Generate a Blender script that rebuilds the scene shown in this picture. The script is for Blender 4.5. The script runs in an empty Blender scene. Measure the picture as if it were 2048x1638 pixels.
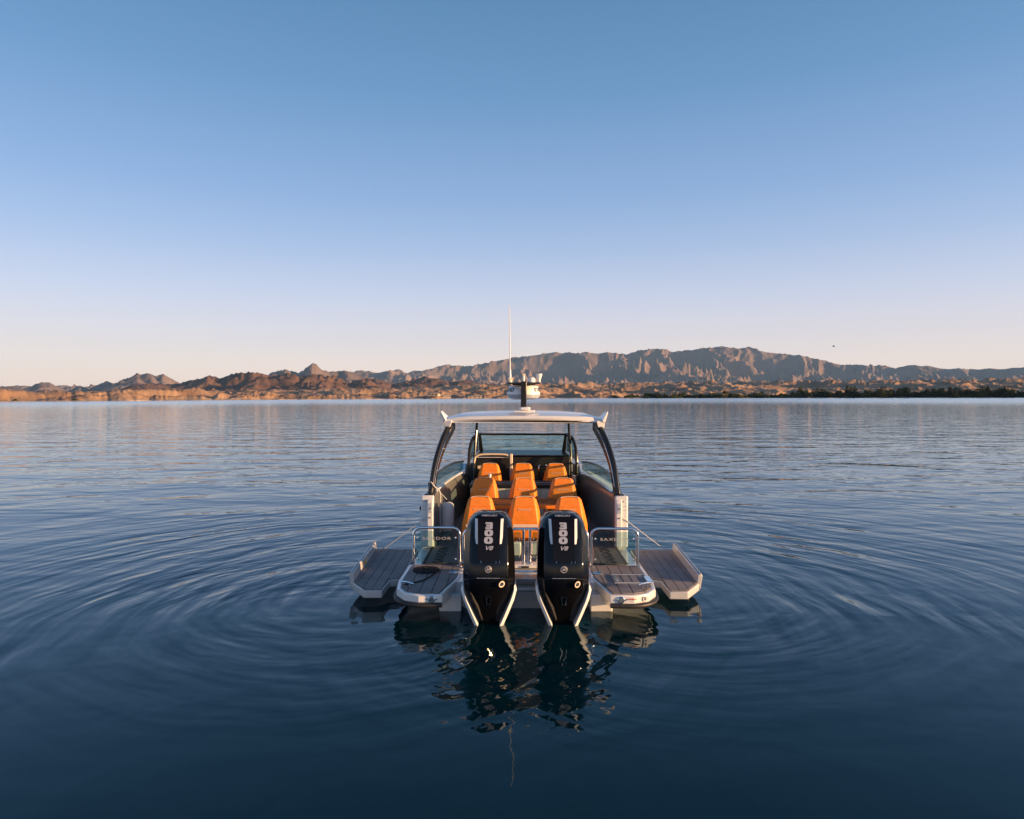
import bpy, bmesh, math, random
import numpy as np
from mathutils import Vector, Matrix, Euler
R = math.radians
random.seed(7)
sc = bpy.context.scene
col = sc.collection

# ------------------------------------------------------------------ camera
CAM_H = 2.6
F_PX = 1365.3
HORIZ = 793.0
cam_d = bpy.data.cameras.new('camera')
cam = bpy.data.objects.new('camera', cam_d)
col.objects.link(cam)
cam_d.sensor_width = 36.0
cam_d.lens = 24.0
cam_d.clip_start = 0.05
cam_d.clip_end = 60000.0
pitch = math.atan((819 - HORIZ) / F_PX)
cam.matrix_world = (Matrix.Translation((0, 0, CAM_H)) @ Matrix.Rotation(R(90) - pitch, 4, 'X')
                    @ Matrix.Rotation(R(-0.14), 4, 'Z'))
sc.camera = cam

# ------------------------------------------------------------------ sky and sun
SUN_AZ, SUN_EL = 108.0, 7.0          # degrees clockwise from +Y, above horizon
world = bpy.data.worlds.new('World')
sc.world = world
world.use_nodes = True
wn = world.node_tree
wn.nodes.clear()
w_out = wn.nodes.new('ShaderNodeOutputWorld')
w_bg = wn.nodes.new('ShaderNodeBackground')
w_sky = wn.nodes.new('ShaderNodeTexSky')
w_sky.sky_type = 'NISHITA'
w_sky.sun_disc = False
w_sky.sun_elevation = R(SUN_EL)
w_sky.sun_rotation = R(SUN_AZ)
w_sky.altitude = 150
w_sky.air_density = 1.0
w_sky.dust_density = 1.0
w_sky.ozone_density = 2.0
w_bg.inputs['Strength'].default_value = 0.13
EXPOSURE = 1.15
def _lin(c):
    return tuple((v / 255 / 12.92) if v < 10 else ((v / 255 + 0.055) / 1.055) ** 2.4 for v in c)
# clear evening air: the sky model leaned towards the measured blue to peach elevation gradient
w_tc = wn.nodes.new('ShaderNodeTexCoord')
w_sep = wn.nodes.new('ShaderNodeSeparateXYZ')
wn.links.new(w_tc.outputs['Generated'], w_sep.inputs[0])
w_rmp = wn.nodes.new('ShaderNodeValToRGB')
_st = [(0, (243, 226, 212)), (3, (237, 227, 222)), (4.7, (228, 224, 228)), (8, (209, 215, 234)), (12, (180, 199, 232)), (16, (150, 181, 223)),
       (23.5, (112, 156, 200)), (30, (93, 139, 182)), (50, (52, 102, 152)), (90, (32, 78, 128))]
_el = w_rmp.color_ramp.elements
while len(_el) < len(_st): _el.new(0.5)
for _e, (_a, _c) in zip(_el, _st):
    _e.position = math.sin(R(_a))
    _e.color = (*[v * k_ / 2 ** EXPOSURE for v, k_ in zip(_lin(_c), {0: (1.36, 1.18, 1.12), 3: (1.34, 1.18, 1.13), 4.7: (1.22, 1.10, 1.08), 8: (1.10, 1.05, 1.05)}.get(_a, (1, 1, 1)))], 1)
wn.links.new(w_sep.outputs[2], w_rmp.inputs[0])
w_sc = wn.nodes.new('ShaderNodeVectorMath'); w_sc.operation = 'SCALE'
w_sc.inputs['Scale'].default_value = 1 / 0.13
wn.links.new(w_rmp.outputs[0], w_sc.inputs[0])
w_mix = wn.nodes.new('ShaderNodeMix'); w_mix.data_type = 'RGBA'
w_mix.inputs[0].default_value = 0.82
w_gain = wn.nodes.new('ShaderNodeVectorMath'); w_gain.operation = 'MULTIPLY'
w_gain.inputs[1].default_value = (0.66, 0.84, 1.14)
wn.links.new(w_sky.outputs[0], w_gain.inputs[0])
wn.links.new(w_gain.outputs[0], w_mix.inputs[6])
wn.links.new(w_sc.outputs[0], w_mix.inputs[7])
wn.links.new(w_mix.outputs[2], w_bg.inputs[0])
wn.links.new(w_bg.outputs[0], w_out.inputs[0])

sun_d = bpy.data.lights.new('sun', 'SUN')
sun_d.energy = 5.0
sun_d.angle = R(0.5)
sun_d.color = (1.0, 0.60, 0.29)
sun = bpy.data.objects.new('sun', sun_d)
col.objects.link(sun)
sdir = Vector((math.sin(R(SUN_AZ)) * math.cos(R(SUN_EL)), math.cos(R(SUN_AZ)) * math.cos(R(SUN_EL)), math.sin(R(SUN_EL))))
sun.rotation_euler = sdir.to_track_quat('Z', 'Y').to_euler()

sc.view_settings.view_transform = 'Standard'
sc.view_settings.look = 'None'
sc.view_settings.exposure = EXPOSURE
sc.view_settings.gamma = 1.0
sc.view_settings.use_curve_mapping = False

# ------------------------------------------------------------------ node helpers
class NT:
    def __init__(s, tree):
        s.t = tree
    def new(s, kind, **kw):
        n = s.t.nodes.new(kind)
        for k, v in kw.items():
            setattr(n, k, v)
        return n
    def put(s, sock, v):
        if isinstance(v, bpy.types.NodeSocket):
            s.t.links.new(v, sock)
        else:
            sock.default_value = v
    def m(s, op, a, b=None, c=None, clamp=False):
        n = s.new('ShaderNodeMath', operation=op)
        n.use_clamp = clamp
        s.put(n.inputs[0], a)
        if b is not None: s.put(n.inputs[1], b)
        if c is not None: s.put(n.inputs[2], c)
        return n.outputs[0]
    def vm(s, op, a, b=None, out=0):
        n = s.new('ShaderNodeVectorMath', operation=op)
        s.put(n.inputs[0], a)
        if b is not None: s.put(n.inputs[1], b)
        return n.outputs[out]
    def noise(s, vec, scale, detail=2.0, rough=0.5, dist=0.0):
        n = s.new('ShaderNodeTexNoise')
        if vec is not None: s.put(n.inputs['Vector'], vec)
        n.inputs['Scale'].default_value = scale
        n.inputs['Detail'].default_value = detail
        n.inputs['Roughness'].default_value = rough
        n.inputs['Distortion'].default_value = dist
        return n.outputs[0]
    def ramp(s, fac, stops):
        n = s.new('ShaderNodeValToRGB')
        el = n.color_ramp.elements
        while len(el) < len(stops): el.new(0.5)
        for e, (p, c) in zip(el, stops):
            e.position = p
            e.color = (*c, 1) if len(c) == 3 else c
        s.put(n.inputs[0], fac)
        return n.outputs[0]
    def mapr(s, v, a, b, c=0.0, d=1.0, smooth=True):
        n = s.new('ShaderNodeMapRange')
        n.interpolation_type = 'SMOOTHSTEP' if smooth else 'LINEAR'
        s.put(n.inputs[0], v)
        for i, q in enumerate((a, b, c, d)): n.inputs[i + 1].default_value = q
        return n.outputs[0]
    def mix(s, fac, a, b):
        n = s.new('ShaderNodeMix', data_type='RGBA')
        s.put(n.inputs[0], fac)
        s.put(n.inputs[6], a if isinstance(a, bpy.types.NodeSocket) else (*a, 1))
        s.put(n.inputs[7], b if isinstance(b, bpy.types.NodeSocket) else (*b, 1))
        return n.outputs[2]

def mat_base(name):
    m = bpy.data.materials.new(name)
    m.use_nodes = True
    nt = NT(m.node_tree)
    b = m.node_tree.nodes['Principled BSDF']
    return m, nt, b

def mat(name, color, rough=0.4, metal=0.0, coat=0.0, var=0.06, vscale=3.0, bump=0.0, bscale=200.0, rvar=0.1, spec=0.5):
    """plain procedural surface: base colour with faint large scale wear, roughness breakup, fine grain"""
    m, nt, b = mat_base(name)
    tc = nt.new('ShaderNodeTexCoord').outputs['Object']
    n1 = nt.noise(tc, vscale, 5.0, 0.6)
    lo = tuple(c * (1 - var) for c in color)
    hi = tuple(min(1, c * (1 + var)) for c in color)
    nt.put(b.inputs['Base Color'], nt.ramp(n1, [(0.3, lo), (0.7, hi)]))
    n2 = nt.noise(tc, vscale * 6, 4.0, 0.6)
    nt.put(b.inputs['Roughness'], nt.mapr(n2, 0.25, 0.75, max(0.02, rough - rvar * rough), min(1, rough + rvar * rough)))
    b.inputs['Metallic'].default_value = metal
    b.inputs['Coat Weight'].default_value = coat
    b.inputs['Coat Roughness'].default_value = 0.04
    b.inputs['Specular IOR Level'].default_value = spec
    if bump > 0:
        bn = nt.new('ShaderNodeBump')
        bn.inputs['Strength'].default_value = 1.0
        bn.inputs['Distance'].default_value = bump
        nt.put(bn.inputs['Height'], nt.noise(tc, bscale, 3.0, 0.6))
        nt.put(b.inputs['Normal'], bn.outputs[0])
    return m

def glass_mat(name, tint, refl=1.0):
    m = bpy.data.materials.new(name)
    m.use_nodes = True
    t = m.node_tree
    t.nodes.clear()
    nt = NT(t)
    out = nt.new('ShaderNodeOutputMaterial')
    tr = nt.new('ShaderNodeBsdfTransparent')
    tr.inputs[0].default_value = (*tint, 1)
    gl = nt.new('ShaderNodeBsdfGlossy')
    gl.inputs['Roughness'].default_value = 0.02
    fr = nt.new('ShaderNodeFresnel')
    fr.inputs[0].default_value = 1.45
    mx = nt.new('ShaderNodeMixShader')
    t.links.new(nt.m('MULTIPLY', fr.outputs[0], refl), mx.inputs[0])
    t.links.new(tr.outputs[0], mx.inputs[1])
    t.links.new(gl.outputs[0], mx.inputs[2])
    t.links.new(mx.outputs[0], out.inputs[0])
    return m

M = {}
M['gelcoat'] = mat('gelcoat', (0.72, 0.71, 0.69), 0.25, coat=0.5, var=0.04)
M['hull_edge'] = mat('pale_grey_gelcoat', (0.52, 0.51, 0.50), 0.3, coat=0.4, var=0.05)
M['hull_grey'] = mat('hull_grey', (0.34, 0.36, 0.38), 0.3, coat=0.4, var=0.04)
M['eva'] = mat('deck_foam', (0.255, 0.218, 0.203), 0.8, var=0.20, vscale=2.6, bump=0.0006, bscale=900, spec=0.3)
M['caulk'] = mat('black_caulk', (0.012, 0.012, 0.013), 0.7)
M['black_gloss'] = mat('gloss_black_paint', (0.004, 0.004, 0.005), 0.10, coat=0.0, var=0.1, spec=0.36)
M['black_panel'] = mat('matt_black_panel', (0.005, 0.004, 0.005), 0.3, var=0.1, spec=0.25)
M['black_satin'] = mat('satin_black', (0.012, 0.012, 0.013), 0.32, var=0.15)
M['rubber'] = mat('black_rubber', (0.018, 0.018, 0.019), 0.55, var=0.2)
M['interior'] = mat('dark_grey_lining', (0.11, 0.12, 0.12), 0.4, coat=0.3, var=0.1)
M['interior_black'] = mat('black_lining', (0.01, 0.01, 0.011), 0.5, var=0.2)
M['orange'] = mat('orange_vinyl', (0.86, 0.235, 0.014), 0.5, var=0.07, vscale=5, bump=0.006, bscale=11)
M['cream'] = mat('cream_piping', (0.75, 0.62, 0.48), 0.5)
M['teak'] = mat('orange_table_top', (0.34, 0.10, 0.015), 0.6, coat=0.0, spec=0.15, var=0.12, vscale=4)
M['chrome'] = mat('polished_steel', (0.78, 0.78, 0.78), 0.12, metal=1.0, var=0.03)
M['alu'] = mat('brushed_aluminium', (0.70, 0.70, 0.70), 0.28, metal=0.6, var=0.05)
M['silver'] = mat('silver_lettering', (0.55, 0.53, 0.53), 0.35, metal=0.4)
M['white'] = mat('white_plastic', (0.75, 0.74, 0.72), 0.35, var=0.04)
M['navy'] = mat('navy_lettering', (0.03, 0.045, 0.08), 0.4)
M['rope'] = mat('black_rope', (0.012, 0.011, 0.011), 0.85, var=0.3, vscale=40, bump=0.003, bscale=120)
M['white_rope'] = mat('white_rope', (0.55, 0.53, 0.50), 0.8, var=0.15, vscale=60)
M['fender'] = mat('fender_vinyl', (0.55, 0.53, 0.52), 0.45, var=0.06)
M['yellow'] = mat('yellow_sticker', (0.75, 0.45, 0.03), 0.5)
M['red'] = mat('orange_red_print', (0.75, 0.10, 0.02), 0.5)
M['glass'] = glass_mat('green_tinted_glass', (0.70, 0.82, 0.80))
M['window'] = glass_mat('teal_tinted_glass', (0.84, 0.96, 0.95), 0.6)

# ------------------------------------------------------------------ mesh helpers
class MB:
    def __init__(s):
        s.v = []; s.f = []
    def add(s, vs, fs):
        o = len(s.v)
        s.v += [tuple(p) for p in vs]
        s.f += [tuple(i + o for i in f) for f in fs]
        return s
    def box(s, x0, x1, y0, y1, z0, z1):
        vs = [(x, y, z) for z in (z0, z1) for y in (y0, y1) for x in (x0, x1)]
        return s.add(vs, [(0, 2, 3, 1), (4, 5, 7, 6), (0, 1, 5, 4), (2, 6, 7, 3), (0, 4, 6, 2), (1, 3, 7, 5)])
    def prism(s, poly, z0, z1):
        n = len(poly)
        a = sum(poly[i][0] * poly[(i + 1) % n][1] - poly[(i + 1) % n][0] * poly[i][1] for i in range(n))
        if a < 0: poly = poly[::-1]
        vs = [(x, y, z0) for x, y in poly] + [(x, y, z1) for x, y in poly]
        fs = [tuple(range(n))[::-1], tuple(range(n, 2 * n))]
        fs += [(i, (i + 1) % n, n + (i + 1) % n, n + i) for i in range(n)]
        return s.add(vs, fs)
    def loft(s, secs, cap=True, closed=True):
        n = len(secs[0])
        vs = [p for q in secs for p in q]
        fs = []
        for k in range(len(secs) - 1):
            for i in range(n if closed else n - 1):
                j = (i + 1) % n
                fs.append((k * n + i, k * n + j, (k + 1) * n + j, (k + 1) * n + i))
        if cap:
            fs.append(tuple(range(n))[::-1])
            fs.append(tuple((len(secs) - 1) * n + i for i in range(n)))
        return s.add(vs, fs)
    def tube(s, path, r, n=10, cap=True, closed=False, flat=1.0):
        P = [Vector(p) for p in path]
        m = len(P)
        rr = r if isinstance(r, (list, tuple)) else [r] * m
        secs = []
        up = None
        for i in range(m):
            a = P[i - 1] if (i > 0 or closed) else P[i]
            b = P[(i + 1) % m] if (i < m - 1 or closed) else P[i]
            t = (b - a).normalized()
            if up is None:
                up = Vector((0, 0, 1)) if abs(t.z) < 0.9 else Vector((0, 1, 0))
            side = t.cross(up).normalized()
            up = side.cross(t).normalized()
            secs.append([tuple(P[i] + side * (math.cos(q) * rr[i]) + up * (math.sin(q) * rr[i] * flat))
                         for q in (2 * math.pi * k / n for k in range(n))])
        if closed:
            secs.append(secs[0])
            return s.loft(secs, cap=False)
        return s.loft(secs, cap=cap)
    def revolve(s, prof, n=20, axis='Z', c=(0, 0, 0)):
        secs = []
        for r, h in prof:
            ring = []
            for k in range(n):
                q = 2 * math.pi * k / n
                if axis == 'Z': p = (c[0] + r * math.cos(q), c[1] + r * math.sin(q), c[2] + h)
                elif axis == 'Y': p = (c[0] + r * math.cos(q), c[1] + h, c[2] + r * math.sin(q))
                else: p = (c[0] + h, c[1] + r * math.cos(q), c[2] + r * math.sin(q))
                ring.append(p)
            secs.append(ring)
        return s.loft(secs)
    def mesh(s, name, material, smooth=35):
        me = bpy.data.meshes.new(name)
        me.from_pydata(s.v, [], s.f)
        bm = bmesh.new(); bm.from_mesh(me)
        bmesh.ops.recalc_face_normals(bm, faces=bm.faces)
        bm.to_mesh(me); bm.free()
        if smooth:
            me.polygons.foreach_set('use_smooth', [True] * len(me.polygons))
            me.set_sharp_from_angle(angle=R(smooth))
        me.materials.append(M[material] if isinstance(material, str) else material)
        return me
    def build(s, name, material, parent=None, loc=(0, 0, 0), rot=(0, 0, 0), smooth=35, bevel=0.0, segs=2):
        return link(name, s.mesh(name, material, smooth), parent, loc, rot, bevel, segs)

def link(name, me, parent=None, loc=(0, 0, 0), rot=(0, 0, 0), bevel=0.0, segs=2):
    o = bpy.data.objects.new(name, me)
    col.objects.link(o)
    o.parent = parent
    o.location = loc
    o.rotation_euler = rot
    if bevel:
        b = o.modifiers.new('bevel', 'BEVEL')
        b.width = bevel; b.segments = segs; b.limit_method = 'ANGLE'; b.angle_limit = R(30)
        b.harden_normals = False
    return o

def empty(name, loc=(0, 0, 0), rot=(0, 0, 0), parent=None):
    o = bpy.data.objects.new(name, None)
    col.objects.link(o)
    o.location = loc; o.rotation_euler = rot; o.parent = parent
    o.empty_display_size = 0.2
    return o

def tag(o, label=None, cat=None, group=None, kind=None):
    if label: o['label'] = label
    if cat: o['category'] = cat
    if group: o['group'] = group
    if kind: o['kind'] = kind
    return o

def bez(pts, n=24):
    """Catmull-Rom through points"""
    P = [Vector(p) for p in pts]
    P = [2 * P[0] - P[1]] + P + [2 * P[-1] - P[-2]]
    out = []
    for i in range(1, len(P) - 2):
        for k in range(n):
            t = k / n
            a, b, c, d = P[i - 1], P[i], P[i + 1], P[i + 2]
            out.append(0.5 * ((2 * b) + (c - a) * t + (2 * a - 5 * b + 4 * c - d) * t * t + (3 * b - a - 3 * c + d) * t ** 3))
    out.append(P[-2])
    return out

def text_mesh(body, size, material, extrude=0.001, bold=0.0, stretch=1.0, spacing=1.0, shear=0.0):
    cu = bpy.data.curves.new('lettering', 'FONT')
    cu.body = body; cu.size = size; cu.extrude = extrude; cu.offset = bold
    cu.align_x = 'CENTER'; cu.align_y = 'CENTER'; cu.space_character = spacing; cu.shear = shear
    cu.resolution_u = 3
    o = bpy.data.objects.new('lettering', cu)
    col.objects.link(o)
    dg = bpy.context.evaluated_depsgraph_get()
    me = bpy.data.meshes.new_from_object(o.evaluated_get(dg))
    bpy.data.objects.remove(o)
    bpy.data.curves.remove(cu)
    for v in me.vertices: v.co.x *= stretch
    me.materials.clear()
    me.materials.append(M[material])
    return me

def clip_strip(poly, x0, x1):
    def cut(p, f):
        out = []
        for i in range(len(p)):
            a, b = p[i], p[(i + 1) % len(p)]
            fa, fb = f(a), f(b)
            if fa >= 0: out.append(a)
            if (fa >= 0) != (fb >= 0):
                t = fa / (fa - fb)
                out.append((a[0] + t * (b[0] - a[0]), a[1] + t * (b[1] - a[1])))
        return out
    p = cut(poly, lambda q: q[0] - x0)
    return cut(p, lambda q: x1 - q[0]) if len(p) > 2 else []

def inset(poly, d):
    n = len(poly)
    a = sum(poly[i][0] * poly[(i + 1) % n][1] - poly[(i + 1) % n][0] * poly[i][1] for i in range(n))
    if a < 0: poly = poly[::-1]
    out = []
    for i in range(n):
        p0, p1, p2 = Vector(poly[i - 1]), Vector(poly[i]), Vector(poly[(i + 1) % n])
        d1 = (p1 - p0).normalized(); d2 = (p2 - p1).normalized()
        n1 = Vector((-d1.y, d1.x)); n2 = Vector((-d2.y, d2.x))
        k = (n1 + n2) / max(0.3, 1 + n1.dot(n2))
        out.append(tuple(p1 + k * d))
    return out

# ------------------------------------------------------------------ terrain noise
class Perlin:
    def __init__(s, seed):
        r = np.random.RandomState(seed)
        s.p = r.permutation(1024)
        a = r.rand(1024) * 2 * np.pi
        s.g = np.stack([np.cos(a), np.sin(a)], -1)
    def __call__(s, x, y):
        xi = np.floor(x).astype(int); yi = np.floor(y).astype(int)
        xf = x - xi; yf = y - yi
        u = xf * xf * xf * (xf * (xf * 6 - 15) + 10); v = yf * yf * yf * (yf * (yf * 6 - 15) + 10)
        def gr(ix, iy, dx, dy):
            g = s.g[s.p[(s.p[ix & 1023] + iy) & 1023]]
            return g[..., 0] * dx + g[..., 1] * dy
        a = gr(xi, yi, xf, yf); b = gr(xi + 1, yi, xf - 1, yf)
        c = gr(xi, yi + 1, xf, yf - 1); d = gr(xi + 1, yi + 1, xf - 1, yf - 1)
        return ((a * (1 - u) + b * u) * (1 - v) + (c * (1 - u) + d * u) * v) * 1.5
def fbm(x, y, seed, octv=5, gain=0.5):
    s = 0; a = 1; t = 0
    for o in range(octv):
        s = s + a * Perlin(seed + o)(x * 2 ** o, y * 2 ** o); t += a; a *= gain
    return s / t
def ridged(x, y, seed, octv=6, gain=0.5, sharp=1.0):
    s = 0; a = 1; t = 0; w = 1
    for o in range(octv):
        n = (1 - np.abs(Perlin(seed + o)(x * 2 ** o, y * 2 ** o))) ** 2
        n = n * w
        w = np.clip(n * 1.6, 0, 1)
        s = s + a * n; t += a; a *= gain
    return s / t
def px2az(px):
    return math.atan((px - 1024) / F_PX)
def sky_profile(pts, az):
    xs = np.array([px2az(p[0]) for p in pts])
    # elevation tangent (per horizontal distance along the ray), small roll removed
    hs = np.array([(HORIZ - (p[0] - 1024) * 0.00244 - p[1]) / F_PX * math.cos(px2az(p[0])) for p in pts])
    return np.interp(az, xs, hs)
def smooth1(a, k):
    if k < 1: return a
    w = np.exp(-0.5 * (np.arange(-3 * k, 3 * k + 1) / k) ** 2); w /= w.sum()
    return np.convolve(np.pad(a, 3 * k, mode='edge'), w, 'valid')
def sstep(a, b, x):
    t = np.clip((x - a) / (b - a), 0, 1)
    return t * t * (3 - 2 * t)
def grid_object(name, X, Y, Z, material):
    nr, na = X.shape
    me = bpy.data.meshes.new(name)
    me.vertices.add(nr * na)
    me.vertices.foreach_set('co', np.stack([X, Y, Z], -1).astype(np.float32).ravel())
    i = np.arange(nr * na).reshape(nr, na)
    q = np.stack([i[:-1, :-1], i[:-1, 1:], i[1:, 1:], i[1:, :-1]], -1).reshape(-1, 4)
    me.loops.add(q.size)
    me.loops.foreach_set('vertex_index', q.ravel().astype(np.int32))
    me.polygons.add(len(q))
    me.polygons.foreach_set('loop_start', (np.arange(len(q)) * 4).astype(np.int32))
    me.polygons.foreach_set('loop_total', np.full(len(q), 4, np.int32))
    me.update(calc_edges=True)
    me.polygons.foreach_set('use_smooth', np.ones(len(q), dtype=bool))
    me.materials.append(material)
    o = bpy.data.objects.new(name, me)
    col.objects.link(o)
    return o

def rock_mat(name, dark, light, scale, pale=None, bump=0.0, bscale=0.05):
    m, nt, b = mat_base(name)
    geo = nt.new('ShaderNodeNewGeometry')
    P = geo.outputs['Position']
    n = nt.noise(P, scale, 6.0, 0.62)
    c = nt.ramp(n, [(0.32, dark), (0.68, light)])
    if pale:
        z = nt.new('ShaderNodeSeparateXYZ'); nt.put(z.inputs[0], P)
        zz = nt.m('ADD', z.outputs[2], nt.m('MULTIPLY', nt.noise(P, 0.11, 5.0, 0.65), -6.0))
        c = nt.mix(nt.mapr(zz, -3.4, -1.2, 0.6, 0.0), c, pale)
    nt.put(b.inputs['Base Color'], c)
    b.inputs['Roughness'].default_value = 0.95
    b.inputs['Specular IOR Level'].default_value = 0.1
    if bump:
        bn = nt.new('ShaderNodeBump')
        bn.inputs['Distance'].default_value = bump
        nt.put(bn.inputs['Height'], nt.noise(P, bscale, 5.0, 0.6))
        nt.put(b.inputs['Normal'], bn.outputs[0])
    return m

AZ = R(50)
# ---- water
def water_material():
    m, nt, b = mat_base('lake_water')
    P = nt.new('ShaderNodeNewGeometry').outputs['Position']
    sp = nt.new('ShaderNodeSeparateXYZ'); nt.put(sp.inputs[0], P)
    X, Y = sp.outputs[0], sp.outputs[1]
    dist = nt.vm('LENGTH', P, out=1)
    rough = nt.mapr(dist, 40, 420, 0.015, 0.17)
    h = None
    warp = nt.noise(P, 0.35, 2.0)
    warp2 = nt.noise(P, 1.3, 2.0)
    patch = nt.mapr(nt.noise(P, 0.28, 2.0), 0.35, 0.7)
    for (cx, cy, lam, amp, r0, r1, sd, wk, kt, sx) in (
            (-1.9, 8.9, 0.34, 0.0400, 0.1, 13.0, 0.0, 0.9, 1.3, -1.0),
            (-2.3, 8.2, 0.15, 0.0120, 0.1, 8.0, 5.3, 0.6, 2.2, -1.0),
            (2.1, 9.1, 0.36, 0.0400, 0.1, 14.0, 9.1, 0.9, 1.3, 1.0),
            (2.4, 8.6, 0.16, 0.0110, 0.1, 8.0, 13.7, 0.6, 2.2, 1.0),
            (0.2, 8.0, 0.62, 0.0400, 0.6, 15.0, 20.4, 1.0, 1.0, -1.0)):
        dx = nt.m('SUBTRACT', X, cx); dy = nt.m('SUBTRACT', Y, cy)
        d = nt.m('SQRT', nt.m('ADD', nt.m('MULTIPLY', dx, dx), nt.m('MULTIPLY', dy, dy)))
        th = nt.m('ARCTAN2', dy, nt.m('MULTIPLY', dx, sx))
        d2 = nt.m('ADD', d, nt.m('MULTIPLY', warp, wk))
        cb = nt.new('ShaderNodeCombineXYZ')
        nt.put(cb.inputs[0], nt.m('MULTIPLY', d2, 1.0 / lam)); nt.put(cb.inputs[1], nt.m('MULTIPLY', th, kt)); cb.inputs[2].default_value = sd
        s = nt.noise(cb.outputs[0], 1.0, 1.5, 0.5)
        env = nt.m('MULTIPLY', nt.mapr(d, r0, r0 + 1.4), nt.mapr(d, r1 * 0.35, r1, 1.0, 0.0))
        env = nt.m('MULTIPLY', env, nt.mapr(Y, 4.3, 7.2))
        env = nt.m('MULTIPLY', env, nt.m('ADD', nt.m('MULTIPLY', patch, 0.6), 0.4))
        t = nt.m('MULTIPLY', nt.m('SUBTRACT', s, 0.5), nt.m('MULTIPLY', env, amp))
        h = t if h is None else nt.m('ADD', h, t)
    # wind ripples, growing with distance from the sheltered water round the boat
    far = nt.mapr(dist, 6.0, 24.0, 0.08, 1.0)
    far = nt.m('MULTIPLY', far, nt.mapr(dist, 45, 260, 1.0, 0.5))
    mp = nt.new('ShaderNodeMapping'); nt.put(mp.inputs[0], P)
    mp.inputs['Rotation'].default_value = (0, 0, R(12)); mp.inputs['Scale'].default_value = (0.55, 1.0, 1.0)
    Q = mp.outputs[0]
    w = nt.m('MULTIPLY', nt.noise(Q, 0.45, 3.0, 0.5, 0.5), 0.12)
    w = nt.m('ADD', w, nt.m('MULTIPLY', nt.noise(Q, 1.6, 2.0, 0.5, 0.3), 0.030))
    h = nt.m('ADD', h, nt.m('MULTIPLY', w, far))
    calm = nt.m('MULTIPLY', nt.noise(P, 1.1, 2.0, 0.5, 0.6), 0.0065)
    h = nt.m('ADD', h, calm)
    fine = nt.m('MULTIPLY', nt.noise(P, 5.0, 2.0, 0.5, 0.4), 0.0006)
    h = nt.m('ADD', h, fine)
    bn = nt.new('ShaderNodeBump')
    bn.inputs['Strength'].default_value = 1.0
    bn.inputs['Distance'].default_value = 1.0
    nt.put(bn.inputs['Height'], h)
    # dark blue-green body of the lake under a reflecting skin
    t = m.node_tree
    t.nodes.remove(b)
    df = nt.new('ShaderNodeBsdfDiffuse'); df.inputs[0].default_value = (0.0001, 0.014, 0.0175, 1)
    gl = nt.new('ShaderNodeBsdfGlossy'); gl.inputs[0].default_value = (0.80, 0.91, 1.0, 1)
    nt.put(gl.inputs['Roughness'], rough)
    fr = nt.new('ShaderNodeFresnel'); fr.inputs[0].default_value = 1.36
    for nd in (gl, fr, df): nt.put(nd.inputs['Normal'], bn.outputs[0])
    mx = nt.new('ShaderNodeMixShader')
    nt.put(mx.inputs[0], fr.outputs[0]); nt.put(mx.inputs[1], df.outputs[0]); nt.put(mx.inputs[2], gl.outputs[0])
    out = [n for n in t.nodes if n.type == 'OUTPUT_MATERIAL'][0]
    nt.put(out.inputs[0], mx.outputs[0])
    return m
wb = MB()
wb.add([(-12000, -2500, 0), (12000, -2500, 0), (12000, 11000, 0), (-12000, 11000, 0)], [(0, 1, 2, 3)])
tag(wb.build('water', water_material(), smooth=0), kind='structure')

# ---- desert shore with badland bluffs
na = 1500
az = np.linspace(-AZ, AZ, na)
shore = np.interp(az, [-AZ, px2az(0), px2az(600), px2az(1100), px2az(2048), AZ], [480, 520, 700, 830, 900, 900])
shore = shore + 18 * fbm(az * 40, az * 0 + 3.3, 50, 4)
t = np.linspace(0, 1, 210)[:, None]
rr = shore[None, :] - 12 + (t ** 1.9) * (7600 - shore[None, :])
A2 = np.broadcast_to(az[None, :], rr.shape)
X, Y = rr * np.sin(A2), rr * np.cos(A2)
dsh = rr - shore[None, :]
top = sky_profile([(0, 788), (120, 787), (250, 783), (400, 781), (600, 779), (800, 775), (1000, 768), (1200, 766), (1400, 764),
                   (1600, 762), (1800, 761), (2048, 757)], az)
plate = np.maximum(4, top[None, :] * 2200 + 2.6)
g = 0.7 * ridged(X / 150 + 0.5 * fbm(X / 170, Y / 170, 15, 2), Y / 260, 11, 6, 0.55) + 0.3 * (0.5 + 0.5 * fbm(X / 50, Y / 70, 17, 3))
gb = ridged(X / 420, Y / 420, 31, 4, 0.5)
big = fbm(X / 600, Y / 600, 71, 3)
rise = sstep(0, 1500, dsh)
cliff = sstep(-2, 80, dsh + 60 * np.maximum(0, fbm(X / 70, Y / 70, 91, 5)))
H = cliff * np.interp(az, [px2az(0), px2az(700), px2az(1100)], [3.2, 2.6, 1.6])[None, :] * (1.0 + 2.2 * np.abs(fbm(X / 90, Y / 90, 93, 3)))
H = H + rise ** 0.75 * plate * (0.50 + 0.55 * (g - 0.45) + 0.80 * (gb - 0.45) + 0.25 * big)
H = H + np.clip(dsh / 120, 0, 1) * (17 * (g - 0.42)) * (0.35 + 0.65 * np.exp(-dsh / 1600))
H = H + np.clip(dsh / 25, 0, 1) * np.exp(-np.maximum(dsh, 0) / 420) * (9.0 * (ridged(X / 44 + 0.4 * fbm(X / 50, Y / 50, 97, 2), Y / 70, 95, 5, 0.55) - 0.5))
H = np.where(dsh > 2300, np.minimum(H, plate * 1.0), H)
ang = (H - CAM_H) / rr
mx = smooth1(ang.max(0), 12)
k = np.clip(smooth1(top, 6) / np.maximum(mx, 1e-4), 0.4, 2.2)
H = H * (1 + (k[None, :] - 1) * sstep(0, 500, dsh))
H = np.where(dsh < -6, -2.0, H)
H = np.maximum(H, np.where(dsh < 0, -2.0, 0.6))
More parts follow.
